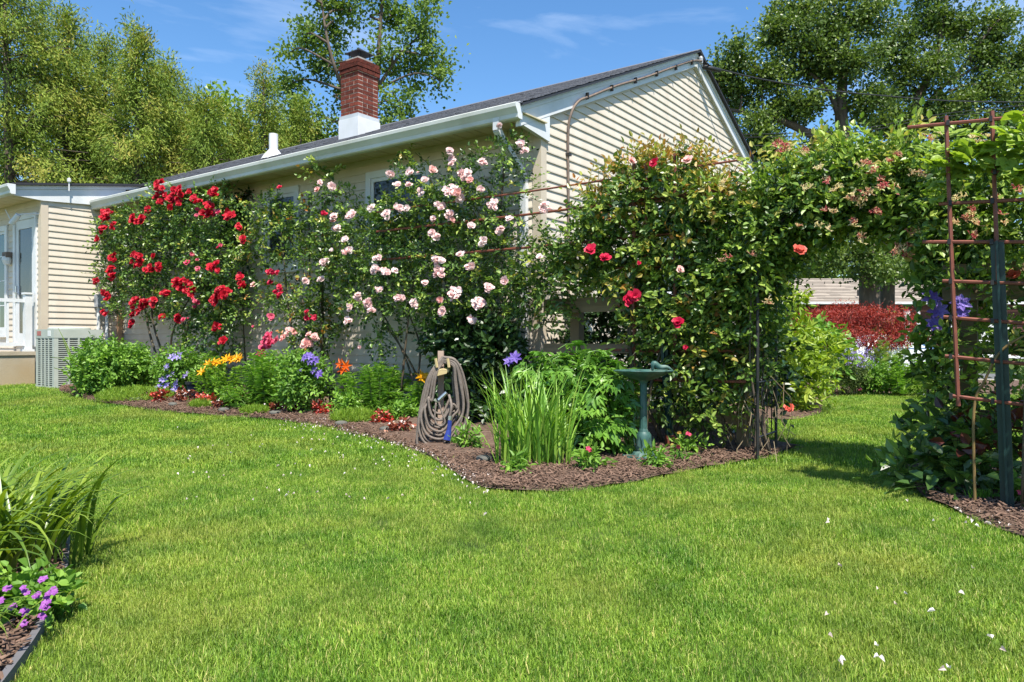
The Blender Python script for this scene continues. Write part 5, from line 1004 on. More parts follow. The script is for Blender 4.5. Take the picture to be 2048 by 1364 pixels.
# birdbath
b = G(1292, 922); bb = thing('birdbath', 'green pedestal birdbath with scalloped bowl and small bird', 'birdbath', b); z = b[2]; Zb = .95 - (742 - 682) * b[1] / F
mb = MB(); mb.lathe([(.19, z), (.195, z + .015), (.17, z + .03), (.10, z + .045), (.085, z + .07), (.06, z + .085)], (b[0] - .02, b[1], 0), 24, wob=[.05, .05, .06, .05, .02, 0]); mb.build('base', M['bath'], bb)
for k in range(8):
    a = k * math.pi / 4; mb = MB(); mb.tube([(b[0] - .02 + (.13 + .03 * math.cos(q)) * math.cos(a + .18 * math.sin(q)), b[1] + (.13 + .03 * math.cos(q)) * math.sin(a + .18 * math.sin(q)), z + .045) for q in np.linspace(0, 6.28, 11)], .008, 5, False); mb.build('scroll', M['bath'], bb)
cp = (b[0] - .02, b[1], 0); mb = MB(); mb.lathe([(.055, z + .07), (.068, z + .1), (.058, z + .13), (.064, z + .17), (.062, z + .21), (.045, z + .235)], cp, 16); mb.build('ornament_knob', M['bath'], bb, smooth=True)
for k in range(6):
    a = k * math.pi / 3; mb = MB(); mb.leaves([(cp[0] + .062 * math.cos(a), cp[1] + .062 * math.sin(a), z + .1)], [(math.cos(a) * .1, math.sin(a) * .1, 1)], [(math.cos(a), math.sin(a), 0)], .1, .045, .5, droop=-.05); mb.build('acanthus_leaf', M['bath'], bb)
mb = MB(); mb.lathe([(.040, z + .23), (.031, z + .26), (.027, Zb - .1), (.045, Zb - .07), (.07, Zb - .055)], cp, 10); mb.build('column', M['bath'], bb)
mb = MB(); mb.lathe([(.04, Zb - .075), (.10, Zb - .06), (.17, Zb - .03), (.228, Zb), (.232, Zb + .006), (.225, Zb + .006), (.16, Zb - .02), (.08, Zb - .04), (.001, Zb - .045)], cp, 60, wob=[0, .01, .03, .055, .055, .055, .03, 0, 0]); bowl = mb.build('bowl', M['bath'], bb, smooth=True)
mb = MB(); q = np.array([cp[0] + .14, cp[1] + .05, Zb + .03]); mb.tube(arc([q + (-.06, 0, -.03), q + (-.05, 0, .03), q, q + (.06, 0, .0), q + (.105, 0, -.03)], 5), [.008, .011, .014, .018, .02, .021, .022, .023, .023, .022, .021, .02, .018, .016, .014, .012, .01, .009, .008, .006, .004], 9); mb.build('bird', M['bath'], bb, smooth=True)
# hose
hp = G(885, 893); hY = hp[1]; stnd = thing('hose_stand', 'wooden stake with a tan saddle holding the coiled hose', 'hose stand', hp)
pc = PY(886, 735, hY)
mb = MB(); mb.cbox((PY(880, 700, hY)[0] + .0, hY + .09, (PY(880, 702, hY)[2] - .1) / 2), (.052, 0, 0), (0, .052, 0), (0, 0, PY(880, 702, hY)[2] + .1)); mb.build('stake', M['stake'], stnd)
px_ = hY / F
mb = MB(); pts = [PY(868, 744, hY - .02), PY(880, 736, hY - .02), PY(893, 737, hY - .02)]; mb.tube(arc([pc + (-.075, -.09, -.05), pc + (0, -.09, -.018), pc + (.06, -.09, -.03)], 5), .012, 6); mb.prism([pc + (-.075, -.1, -.045), pc + (0, -.1, -.01), pc + (.055, -.1, -.015), pc + (.04, -.1, -.05), pc + (-.06, -.1, -.075)], (0, .18, 0)); mb.build('saddle', M['saddle'], stnd)
for du in (-12, 12):
    mb = MB(); q = PY(886 + du, 728, hY - .11); mb.tube([q + (0, 0, -.03), q + (-.012, 0, .05)], .013, 6); mb.build('prong', M['saddle'], stnd)
hosee = thing('garden_hose', 'grey brown coiled garden hose with blue nozzle hung on the stake', 'hose', hp)
for k in range(15):
    f = k / 14; wl_, wr_ = 50 - 26 * f + rnd.gauss(0, 2), 48 - 24 * f + rnd.gauss(0, 2); vb = 908 - 78 * f ** 1.3 + rnd.gauss(0, 4); vt = 714 + 10 * f + rnd.gauss(0, 2); dy = -.10 + .17 * ((k * 5) % 15) / 14
    ctr = [(886, vt), (900 + wr_ * .25, vt + 8), (886 + wr_ * .85, 765 + rnd.gauss(0, 5)), (886 + wr_ * 1.02, 815), (884 + wr_ * .75, vb - 32), (882 + wr_ * .1, vb - 2), (878 - wl_ * .6, vb - 10), (880 - wl_ * .95, vb - 45), (884 - wl_ * .8, 800), (885 - wl_ * .5, 748), (886, vt)]
    if f < .12: ctr[6] = (845, vb - 2); ctr[7] = (834, vb - 30)
    mb = MB(); yy = [0, 0, .01, .02, 0, -.03, -.03, -.02, 0, 0, 0]; mb.tube(arc([PY(u, v, hY + dy * (1 if 0 < i_ < 10 else .6) + yy[i_]) for i_, (u, v) in enumerate(ctr)], 7), .0115, 7, False); mb.build('coil', M['hose'], hosee, smooth=True)
mb = MB(); nb_ = hY - .16; mb.tube(arc([PY(898, 790, nb_ + .08), PY(903, 812, nb_), PY(899, 835, nb_)], 5), .012, 7); mb.build('coil', M['hose'], hosee, smooth=True)
nz_ = MB(); nz_.tube([PY(900, 838, nb_), PY(898, 862, nb_)], [.018, .02], 9); nz_.tube([PY(898, 860, nb_), PY(894, 880, nb_ - .01)], [.022, .035], 10); nz_.build('nozzle', M['blue'], hosee)
mb = MB(); mb.tube([PY(901, 832, nb_), PY(900, 840, nb_)], .019, 9); mb.tube([PY(877, 800, nb_ + .03), PY(893, 785, nb_ + .03)], .016, 9); mb.build('coupling', M['silver'], hosee)
mb = MB(); mb.tube(arc([PY(876, 800, nb_ + .03), PY(884, 825, nb_ + .02), PY(890, 845, nb_ + .02), PY(880, 852, nb_ + .02), PY(870, 840, nb_ + .02), PY(872, 805, nb_ + .03)], 6), .008, 6); mb.build('leader', M['hose'], hosee, smooth=True)
# ------------------------------------------------------------------ trees
def crown_clumps(mb, limbs, blobs, per, cl, L, W, csz, rl=0., rh=1., base_paths=None, hang=.0):
    """per blob: clumps of leaf flakes on twigs; light and dark clumps"""
    for c, r, bs, w in blobs:
        n = max(3, int(per * w * (r[0] * r[1] * r[2]) ** (1 / 3)))
        q = unit(RS.normal(size=(n, 3))) * (RS.rand(n, 1) ** .5); P = c + (q * r) @ bs.T
        if limbs is not None:
            for p in P[:max(2, n // 3)]:
                m1 = c * .5 + p * .5 + RS.normal(size=3) * .1; limbs.tube([c - (0, 0, r[2] * .25), m1, p], [.022, .014, .006], 4, False)
        for p, qq in zip(P, q):
            m = int(cl * (.5 + RS.rand())); d = unit(RS.normal(size=(m, 3)) + qq * .5 + np.array([0, 0, -hang])); s = csz * (.6 + .8 * RS.rand())
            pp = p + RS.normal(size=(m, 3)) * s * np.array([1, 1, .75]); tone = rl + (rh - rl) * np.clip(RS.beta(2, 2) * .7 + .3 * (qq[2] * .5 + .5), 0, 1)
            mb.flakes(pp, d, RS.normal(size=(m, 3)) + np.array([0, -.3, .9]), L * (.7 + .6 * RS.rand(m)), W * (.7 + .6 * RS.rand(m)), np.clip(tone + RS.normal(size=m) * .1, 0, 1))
def tree(name, label, base, trunks, blobs, per, cl, L, W, csz, mat, bark, limb_r=.09, group=None, cat='tree', rl=0., rh=1.):
    o = thing(name, label, cat, base, group); tk = MB(); paths = []
    for pts, rad in trunks:
        p = arc(pts, 6); tk.tube(p, np.interp(np.linspace(0, 1, len(p)), np.linspace(0, 1, len(rad)), rad), 9); paths.append(p)
    allp = np.vstack(paths)
    for c, r, bs, w in blobs:
        dd = np.linalg.norm(allp - c, axis=1) + 1.2 * np.clip(allp[:, 2] - c[2] + .4, 0, 99); s = allp[np.argmin(dd)]
        m1 = s * .55 + c * .45 + np.array([RS.normal() * .25, RS.normal() * .25, .15 * np.linalg.norm(c - s)]); lr = limb_r * (.5 + .5 * min(1, np.linalg.norm(r)))
        tk.tube(arc([s, m1, c], 5), np.linspace(lr, lr * .35, 11), 6, False)
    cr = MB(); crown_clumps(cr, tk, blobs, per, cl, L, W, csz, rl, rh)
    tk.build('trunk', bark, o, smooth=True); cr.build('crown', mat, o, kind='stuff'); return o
def conifer(label, u, vtop, wpx, Y, n, group='evergreens behind the wing', tone=(.1, 1)):
    b = PY(u, 700, Y); b[2] = float(g(b[0], Y)) - .05; h = PY(u, vtop, Y)[2] - b[2]; R = wpx * Y / F / 2
    o = thing('conifer', label, 'conifer', b, group); tk = MB(); cr = MB(); lean = RS.normal() * .15
    tk.tube([b, b + (lean * .5, 0, h * .5), b + (lean, 0, h * .97)], [.17, .11, .02], 8)
    nb = int(60 + h * 9); n = int(n * 3.6); R *= 1.5
    for k in range(nb):
        f = .10 + .89 * (k + RS.rand()) / nb; a = RS.rand() * 6.28; prof = (min(1, (1 - f) / .55) ** .8) * (.4 + .85 * RS.rand()) * (1 if f > .22 else .7); L = max(.12, R * prof)
        z0 = b[2] + h * f; out = np.array([math.cos(a), math.sin(a), 0]); s = np.array([b[0] + lean * f, b[1], z0]); e = s + out * L + np.array([0, 0, L * (.35 if f > .5 else -.02) + RS.normal() * .1])
        if f < .8: tk.tube([s, (s + e) / 2 + (0, 0, .08), e], [.03, .018, .006], 4, False)
        m = int(n / nb * (.4 + .9 * prof)); kc = 4; cen = s + (e - s) * (.3 + .75 * RS.rand(kc, 1)) + RS.normal(size=(kc, 3)) * .13 * (.5 + .4 * R); ck = RS.randint(kc, size=m); P = cen[ck] + RS.normal(size=(m, 3)) * np.array([.12, .12, .17]) * (.6 + .25 * R)
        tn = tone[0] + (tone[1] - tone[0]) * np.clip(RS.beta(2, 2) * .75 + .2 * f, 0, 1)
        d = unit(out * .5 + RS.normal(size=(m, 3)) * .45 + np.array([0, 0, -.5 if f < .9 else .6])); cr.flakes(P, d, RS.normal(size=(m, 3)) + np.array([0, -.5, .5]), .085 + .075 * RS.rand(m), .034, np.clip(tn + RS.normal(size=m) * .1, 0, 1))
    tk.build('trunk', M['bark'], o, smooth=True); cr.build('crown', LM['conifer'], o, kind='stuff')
for a in [('tallest evergreen at the end of the wing roof', 30, -150, 200, 18.5, 13000), ('evergreen with a broad top second along from the tallest', 128, 20, 140, 20, 9000), ('narrow evergreen between broad topped and forked ones', 200, 70, 115, 21.5, 7500), ('evergreen with forked pointed tip above the wing roof', 272, 58, 130, 19.5, 9500), ('evergreen beside the forked one, slightly lower', 340, 122, 125, 21, 8000), ('low evergreen in front of the round bright tree', 405, 195, 130, 20, 7500), ('lowest evergreen above the main roof edge', 468, 222, 120, 21, 6500), ('slim evergreen standing above the vent pipe', 522, 140, 95, 22, 6500), ('small evergreen behind the roof next to the chimney', 585, 205, 95, 23, 5500), ('evergreen behind the wing gutter', -75, -60, 190, 20, 8000), ('rear evergreen filling the gap beside the tallest', 85, -20, 130, 24, 6500), ('rear evergreen filling the gap before the forked one', 168, 75, 130, 25, 6500), ('rear evergreen behind the forked one', 238, 105, 130, 25, 6500), ('rear evergreen in the gap past the forked one', 310, 130, 130, 25, 6000), ('rear evergreen beside the round bright tree', 378, 175, 120, 25, 6000), ('rear evergreen between slim and small ones', 555, 205, 110, 25.5, 5000)]: conifer(*a)
bT = PY(435, 700, 29); bT[2] = .2
tree('maple_tree', 'round bright green tree behind the evergreens', bT, [([bT, bT + (0, 0, 4), bT + (.2, 0, 8)], [.25, .18, .08])], [bl_y(u, v, a, b, 29, 1.2) for u, v, a, b in [(435, 220, 50, 45), (390, 260, 45, 50), (480, 270, 45, 50), (440, 320, 60, 40), (560, 290, 60, 40), (640, 300, 50, 30)]], 12, 55, .2, .16, .35, LM['lime'], M['bark'], rl=.0, rh=.35)
Y = 24.0; b = PY(735, 690, Y); b[2] = .1
tree('ash_tree', 'airy deciduous tree rising behind the brick chimney', b, [([b, PY(735, 420, Y), PY(742, 250, Y), PY(755, 150, Y), PY(760, 60, Y), PY(770, -60, Y)], [.24, .2, .13, .09, .06, .03]), ([PY(738, 330, Y), PY(700, 210, Y), PY(668, 130, Y - .5), PY(648, 40, Y - .5), PY(640, -60, Y)], [.11, .08, .055, .035, .015]), ([PY(752, 180, Y), PY(800, 110, Y), PY(850, 60, Y + .5)], [.07, .045, .02])],
     [bl_y(u, v, a, bb, Y + dy, .8, w) for u, v, a, bb, dy, w in [(610, 75, 38, 45, 0, .8), (585, 165, 25, 45, .3, .8), (600, 225, 40, 35, -.3, .8), (655, 130, 45, 45, 0, .8), (665, 60, 40, 45, .5, .7), (700, 20, 50, 35, 0, .8), (780, 25, 55, 35, .5, .8), (835, 60, 40, 40, 0, .8), (870, 115, 28, 40, 0, .8), (880, 160, 14, 20, 0, .5), (825, 140, 40, 35, .5, .8), (800, 200, 38, 45, 0, .8), (770, 110, 45, 40, 0, .7), (640, 250, 45, 30, 0, .8), (780, 260, 40, 25, 0, .8), (690, 190, 35, 40, .5, .5), (630, -10, 45, 25, 0, .6), (740, -30, 60, 30, 0, .7), (850, 10, 30, 25, 0, .6), (575, 110, 12, 12, 0, .5), (660, 290, 70, 20, .5, .7)]],
     26, 52, .13, .1, .21, LM['ash'], M['bark'], .045)
Y = 31.0; b = PY(1738, 715, Y); b[2] = float(g(b[0], Y)) - .1
oakA = [bl_y(u, v, a, bb, Y + dy, 1.3, w) for u, v, a, bb, dy, w in [(1440, 150, 18, 25, 0, .8), (1475, 120, 35, 35, 0, 1), (1480, 185, 40, 40, .5, 1), (1540, 150, 50, 45, 0, 1), (1555, 55, 25, 40, 0, 1), (1600, 90, 50, 50, -.5, 1), (1590, 20, 40, 30, 0, 1), (1660, 50, 60, 55, 0, 1), (1640, 140, 55, 45, .6, 1), (1710, 120, 55, 50, -.6, 1), (1730, 30, 60, 45, 0, 1), (1690, -30, 70, 40, 0, 1), (1560, 225, 50, 35, .4, 1), (1510, 265, 50, 40, 0, 1), (1530, 310, 45, 25, 0, 1), (1620, 205, 40, 28, 0, .7), (1735, 210, 45, 35, 0, .9), (1640, 290, 40, 25, .5, .8), (1640, 520, 60, 30, -1, 1), (1700, 500, 60, 30, -1, 1), (1760, 540, 45, 25, -1.2, 1), (1700, 440, 70, 40, 0, .8), (1580, 420, 60, 60, .5, .8)]]
tree('oak_tree', 'big oak with a pale horizontal limb beyond the gable end', b, [([b, PY(1738, 560, Y), PY(1725, 420, Y), PY(1690, 290, Y), PY(1682, 210, Y), PY(1690, 120, Y), PY(1700, 0, Y)], [.46, .40, .36, .30, .24, .15, .05]), ([PY(1700, 330, Y), PY(1650, 285, Y), PY(1560, 240, Y), PY(1500, 228, Y), PY(1440, 215, Y)], [.2, .18, .15, .1, .04]), ([PY(1682, 240, Y), PY(1655, 180, Y), PY(1600, 130, Y)], [.16, .1, .05])], oakA, 27, 85, .155, .11, .27, LM['oak'], M['bark'], .065)
Y = 32.5; b = PY(1775, 715, Y); b[2] = float(g(b[0], Y)) - .1
oakB = [bl_y(u, v, a, bb, Y + dy, 1.3, w) for u, v, a, bb, dy, w in [(1790, 90, 55, 50, 0, 1), (1790, 170, 50, 40, .5, 1), (1860, 40, 55, 45, 0, 1), (1860, 130, 55, 45, -.5, 1), (1930, 50, 50, 50, 0, .9), (1940, 120, 55, 40, .5, .9), (1985, 60, 35, 35, 0, .8), (2010, 30, 20, 20, 0, .8), (1980, 180, 55, 40, 0, 1), (2040, 120, 45, 45, 0, .9), (2050, 210, 50, 50, .5, 1), (1900, 210, 55, 35, 0, 1), (1830, 240, 50, 35, 0, .9), (1780, 250, 35, 35, 0, .8), (1940, 250, 70, 35, 0, 1), (2020, 270, 60, 35, 0, 1), (1880, -30, 70, 35, 0, 1), (2120, 150, 70, 70, 0, 1), (1830, 530, 50, 35, -1, 1), (1900, 480, 80, 60, 0, .8), (2030, 420, 90, 80, 0, .8), (2150, 300, 90, 90, 0, .9)]]
tree('oak_tree', 'leaning oak with two bare stems above the lattice trellis', b, [([b, PY(1775, 560, Y), PY(1785, 400, Y), PY(1800, 290, Y), PY(1835, 200, Y), PY(1870, 120, Y), PY(1890, 20, Y)], [.34, .3, .27, .24, .2, .13, .05]), ([PY(1800, 320, Y + .3), PY(1830, 250, Y + .3), PY(1870, 190, Y + .3), PY(1930, 130, Y)], [.18, .16, .12, .05])], oakB, 27, 85, .155, .11, .27, LM['oak'], M['bark'], .065)
for k, (u, vt, w_, Y, lb) in enumerate([(1490, 420, 150, 58, 'far tree seen past the gable end'), (1620, 440, 170, 62, 'far tree behind the ranch roof across the road'), (1780, 450, 150, 60, 'far tree behind the ranch roof beside the oak stems'), (1930, 400, 190, 63, 'far tree behind the timber fence rails'), (2130, 380, 220, 60, 'far tree beyond the lattice trellis'), (2400, 300, 300, 48, 'far tree at the road bend')]):
    b = PY(u, 700, Y); b[2] = float(g(b[0], Y)) - .1; h = PY(u, vt, Y)[2]; r = w_ * Y / F / 2
    tree('roadside_tree', lb, b, [([b, b + (0, 0, h * .4), b + (.2, 0, h * .75)], [.3, .22, .08])], [(b + np.array([RS.normal() * r * .4, RS.normal() * r * .4, h * f]), np.array([r * .6, r * .6, h * .2]), BW, 1.) for f in (.35, .5, .6, .7, .8, .55)], 7, 60, .34, .26, .5, LM['far'], M['bark'], .08, group='trees across the road')
mb = MB(); n_ = 9000; xx = RS.uniform(-110, 130, n_); yy = RS.uniform(80, 95, n_); top = 9 + 3 * np.sin(xx * .21) + 2 * np.sin(xx * .53 + 1); zz = RS.rand(n_) ** .8 * top
mb.flakes(np.stack([xx, yy, zz], 1), RS.normal(size=(n_, 3)), RS.normal(size=(n_, 3)) + np.array([0, -.8, .6]), 1.1, .9, RS.rand(n_)); o = mb.build('far_woods', LM['far']); tag(o, 'far off wooded skyline beyond the road', 'woods', kind='stuff')

# ------------------------------------------------------------------ house across the road, driveway, car
Y = 48.0; fh = thing('ranch_house', 'low ranch house with tan grey roof across the road', 'house', PY(1750, 715, Y)); gz = -.05
x0, x1 = PY(1500, 0, Y)[0], PY(2120, 0, Y)[0]
mb = MB(); mb.box((x0 + .4, Y, gz - .2), (x1 - x0 - .8, 0, 0), (0, 7, 0), (0, 0, 3.6)); mb.build('wall', M['farwall'], fh)
rfz = MB(); E_, Rg = 3.45, 5.3
for k in range(16):
    f0, f1 = k / 16, (k + 1) / 16; y0, y1 = Y - .6 + f0 * 4.1, Y - .6 + f1 * 4.1; z0, z1 = E_ + (Rg - E_) * f0, E_ + (Rg - E_) * f1
    x = x0
    while x < x1:
        w_ = .6 + RS.rand() * 1.2; rfz.add([(x, y0, z0 + .03), (min(x + w_, x1), y0, z0 + .03), (min(x + w_, x1), y1, z1), (x, y1, z1)], [[0, 1, 2, 3]], RS.rand()); x += w_
rfz.add([(x0, Y + 3.5, Rg), (x1, Y + 3.5, Rg), (x1, Y + 7.6, E_), (x0, Y + 7.6, E_)], [[0, 1, 2, 3]]); rfo = rfz.build('roof', M['farroof'], fh)
mb = MB(); mb.box((x0, Y - .74, E_ - .14), (x1 - x0, 0, 0), (0, .14, 0), (0, 0, .15)); mb.build('gutter', M['white'], fh)
mb = MB(); mb.tube([PY(1716, 592, Y), PY(1716, 580, Y)], .06, 7); mb.build('vent_pipe', M['black'], rfo)
for u0, u1, nm, mt in [(1610, 1660, 'window', M['glass']), (1860, 1900, 'window', M['glass']), (1800, 1812, 'post', M['white']), (1825, 1832, 'post', M['white'])]:
    xa, xb = PY(u0, 0, Y)[0], PY(u1, 0, Y)[0]; mb = MB(); mb.box((xa, Y - (.06 if nm == 'window' else .5), 1.0 if nm == 'window' else gz), (xb - xa, 0, 0), (0, .05 if nm == 'window' else .1, 0), (0, 0, 1.3 if nm == 'window' else 3.0)); w = mb.build(nm, mt, fh)
    if nm == 'window':
        mb = MB()
        for bx in [((xa - .08, Y - .09, .92), (xb - xa + .16, 0, 0), (0, 0, .08)), ((xa - .08, Y - .09, 2.3), (xb - xa + .16, 0, 0), (0, 0, .08)), ((xa - .08, Y - .09, 1.0), (.08, 0, 0), (0, 0, 1.3)), ((xb, Y - .09, 1.0), (.08, 0, 0), (0, 0, 1.3))]: mb.box(bx[0], bx[1], (0, .08, 0), bx[2])
        mb.build('frame', M['white'], w)
xa, xb = PY(1925, 0, Y)[0], PY(2020, 0, Y)[0]; gd = MB()
for k in range(4): gd.box((xa, Y - .08, .0 + k * .52), (xb - xa, 0, 0), (0, .06, 0), (0, 0, .50))
gdo = gd.build('garage_door', M['copse'], fh)
mb = MB(); ys = np.linspace(28.6, 47.9, 12); V = []
for y in ys: V += [(xa - .5 - (48 - y) * .12, y, float(g(xa, y)) + .015), (xb + .5 - (48 - y) * .12, y, float(g(xb, y)) + .015)]
mb.add(V, [[2 * i, 2 * i + 1, 2 * i + 3, 2 * i + 2] for i in range(11)]); o = mb.build('driveway', surf('pale_concrete_drive', (.42, .42, .43), (.36, .36, .37), rough=.9)); o['kind'] = 'structure'
# car
cY = 25.0; cgz = float(g(12.5, cY)) + .01; cX0, cX1 = 10.4, 14.95; car = thing('parked_car', 'white car parked on the road behind the red maple', 'car', ((cX0 + cX1) / 2, cY, cgz))
side = [(0, .38), (.02, .75), (.18, .92), (.9, .98), (1.55, 1.42), (2.0, 1.5), (2.9, 1.46), (3.55, 1.05), (4.3, .92), (4.5, .72), (4.53, .4)]
def carsec(yo, sc, mb, zlo=.32):
    return [np.array([cX0 + x, cY + yo, cgz + (z if z < .95 else .95 + (z - .95) * sc)]) for x, z in side]
mb = MB(); secs = [carsec(y, s_, mb) for y, s_ in ((-.88, .0), (-.86, .35), (-.66, .97), (0, 1.02), (.66, .97), (.86, .35), (.88, .0))]; n_ = len(side); V = np.vstack(secs)
fc = [[a * n_ + k, a * n_ + k + 1, (a + 1) * n_ + k + 1, (a + 1) * n_ + k] for a in range(6) for k in range(n_ - 1)]; mb.add(V, fc)
for sg in (-.885, .885): mb.prism([np.array([cX0 + x, cY + sg, cgz + z]) for x, z in [(0, .3), (.02, .75), (.18, .92), (.9, .97), (3.7, .99), (4.3, .92), (4.5, .72), (4.53, .3)]], (0, -.01 * np.sign(sg), 0))
mb.build('body', M['carwhite'], car, smooth=False)
for sg in (-1, 1):
    for pts in [[(1.08, 1.0), (1.62, 1.36), (2.1, 1.4), (2.1, 1.0)], [(2.16, 1.0), (2.16, 1.4), (2.85, 1.36), (3.4, 1.02)]]:
        mb = MB(); mb.prism([np.array([cX0 + x, cY + sg * (.905 - .24 * (z - .97) / .45), cgz + z]) for x, z in pts], (0, -.02 * sg, 0)); mb.build('window', surf('blue_tinted_glass', (.05, .11, .22), rough=.08, spec=.6) if 'bg' not in M else M['bg'], car)
    for xw in (.85, 3.72):
        c = np.array([cX0 + xw, cY + sg * .86, cgz + .325]); mb = MB(); mb.tube([c - (0, .1, 0), c + (0, .1, 0)], .325, 22); wh_ = mb.build('wheel', M['tyre'], car)
        mb = MB()
        for k in range(7):
            a = k * 6.283 / 7; mb.tube([c + (0, sg * .105, 0), c + (.2 * math.cos(a), sg * .105, .2 * math.sin(a))], .022, 5)
        mb.tube([c + (.2 * math.cos(a), sg * .105, .2 * math.sin(a)) for a in np.linspace(0, 6.283, 20)], .018, 5, False); mb.build('rim', M['silver'], wh_)
for yy_ in (-.6, .6):
    mb = MB(); mb.cbox((cX1 - .06, cY + yy_, cgz + .72), (.1, 0, 0), (0, .32, 0), (0, 0, .14)); mb.build('headlight', M['silver'], car)

# ------------------------------------------------------------------ planting beyond the arch
b = G(1715, 770); jm = thing('japanese_maple', 'mounded dark red lace leaf maple in the far bed', 'maple', b); Y = b[1]
JB = [bl_y(u, v, a, bb, Y + dy, .6) for u, v, a, bb, dy in [(1635, 645, 50, 26, 0), (1700, 632, 70, 24, .2), (1770, 640, 60, 28, 0), (1810, 665, 35, 22, 0), (1680, 668, 70, 18, -.2), (1760, 678, 60, 18, -.3), (1610, 660, 30, 16, 0)]]
mb = MB(); P, N, R = sample(JB, 1500, .35); m = 10
for j in range(m):
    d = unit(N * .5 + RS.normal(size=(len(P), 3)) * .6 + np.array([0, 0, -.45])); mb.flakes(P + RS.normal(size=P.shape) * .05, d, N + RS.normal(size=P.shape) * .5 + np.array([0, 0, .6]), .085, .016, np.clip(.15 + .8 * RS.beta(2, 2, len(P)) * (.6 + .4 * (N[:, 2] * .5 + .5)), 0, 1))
mb.build('crown', LM['jmaple'], jm, kind='stuff')
tk = MB()
for c, _, _, _ in JB: tk.tube(arc([b + (0, 0, -.05), b + (0, 0, .25) + (c - b) * .25, c], 5), np.linspace(.05, .012, 11), 6)
tk.build('trunk', M['bark'], jm, smooth=True)
b = G(1618, 822); Y = b[1]
bigleaf('lime_shrub', 'lime green leafy shrub inside the arch opening', 'shrub', [bl_y(u, v, a, bb, Y + dy, .45) for u, v, a, bb, dy in [(1595, 690, 40, 45, 0), (1640, 700, 40, 40, .2), (1610, 755, 48, 45, 0), (1580, 790, 35, 28, 0), (1560, 730, 30, 60, .3), (1545, 640, 25, 40, .4), (1575, 600, 22, 30, .5)]], 620, LM['lime'], .10, .042, b, [PY(1600, 700, Y), PY(1640, 700, Y), PY(1580, 720, Y)], k=5, slen=.16, rhi=1.)
b = G(1668, 800); Y = b[1] + .8
bigleaf('hydrangea_bush', 'mid green broad leaved bush between lime shrub and red maple', 'bush', [bl_y(u, v, a, bb, Y, .3) for u, v, a, bb in [(1650, 685, 30, 25), (1665, 715, 25, 40), (1640, 665, 30, 16)]], 170, LM['mint'], .11, .075, PY(1660, 770, Y), [PY(1650, 690, Y)], k=3)
b = G(1688, 790); cmn = bush('catmint', 'grey green catmint mound with lavender spikes', 'catmint', 1688, 790, 105, 80, 700, LM['mound'], .045, .016, 5, .14)
mb = MB(); w = 45 * b[1] / F; n_ = 900; a = RS.normal(size=(n_, 3)) * np.array([w * .5, .2, .09]) + np.array([b[0], b[1] - .1, b[2] + 72 * b[1] / F]); mb.flakes(a, RS.normal(size=(n_, 3)) * .4 + np.array([0, 0, 1.]), RS.normal(size=(n_, 3)), .035, .014, RS.rand(n_)); mb.build('flower_spikes', LM['lilac'], cmn, kind='stuff')
bush('perennial_clump', 'fresh green perennial clump beside the catmint', 'plant', 1748, 790, 70, 66, 380, LM['mint'], .07, .03, 5, .12, kind='pink5', fl=[(1793, 770), (1790, 774), (1720, 779)], sc=1.5)
lilyplant('lily_clump', 'lily clump in the far bed beside the perennial clump', 1808, 792, 80, 85, 22, cat='lily')
lilyplant('dark_lily', 'dark stemmed lilies in front of the white car', 1740, 778, 110, 95, 12, mat='rose', ll=.13, lw=.02)
bush('yellow_shrub', 'yellow green small shrub behind the red maple', 'shrub', 1790, 760, 90, 150, 330, LM['lime'], .06, .03, 5, .12)
bush('low_perennial', 'low grassy clump at the foot of the arch leg', 'plant', 1870, 800, 90, 60, 260, LM['sedum'], .08, .012, 5, .12)
b = G(1840, 792); mb = MB(); mb.lathe([(.001, -.02), (.07, 0), (.085, .05), (.06, .11), (.001, .13)], b, 10, wob=[0, .05, .05, .04, 0]); tag(mb.build('pale_stone', M['paleston'], smooth=True), 'rounded pale stone on the far bed edge', 'stone')
bloom(link('red_flower', None) if False else tag(thing('red_annual', 'small red flower in the mulch under the lime shrub', 'flower', G(1577, 836))), 'coral', G(1577, 836) + (0, 0, .12), FACE, 'bloom', 1.2)

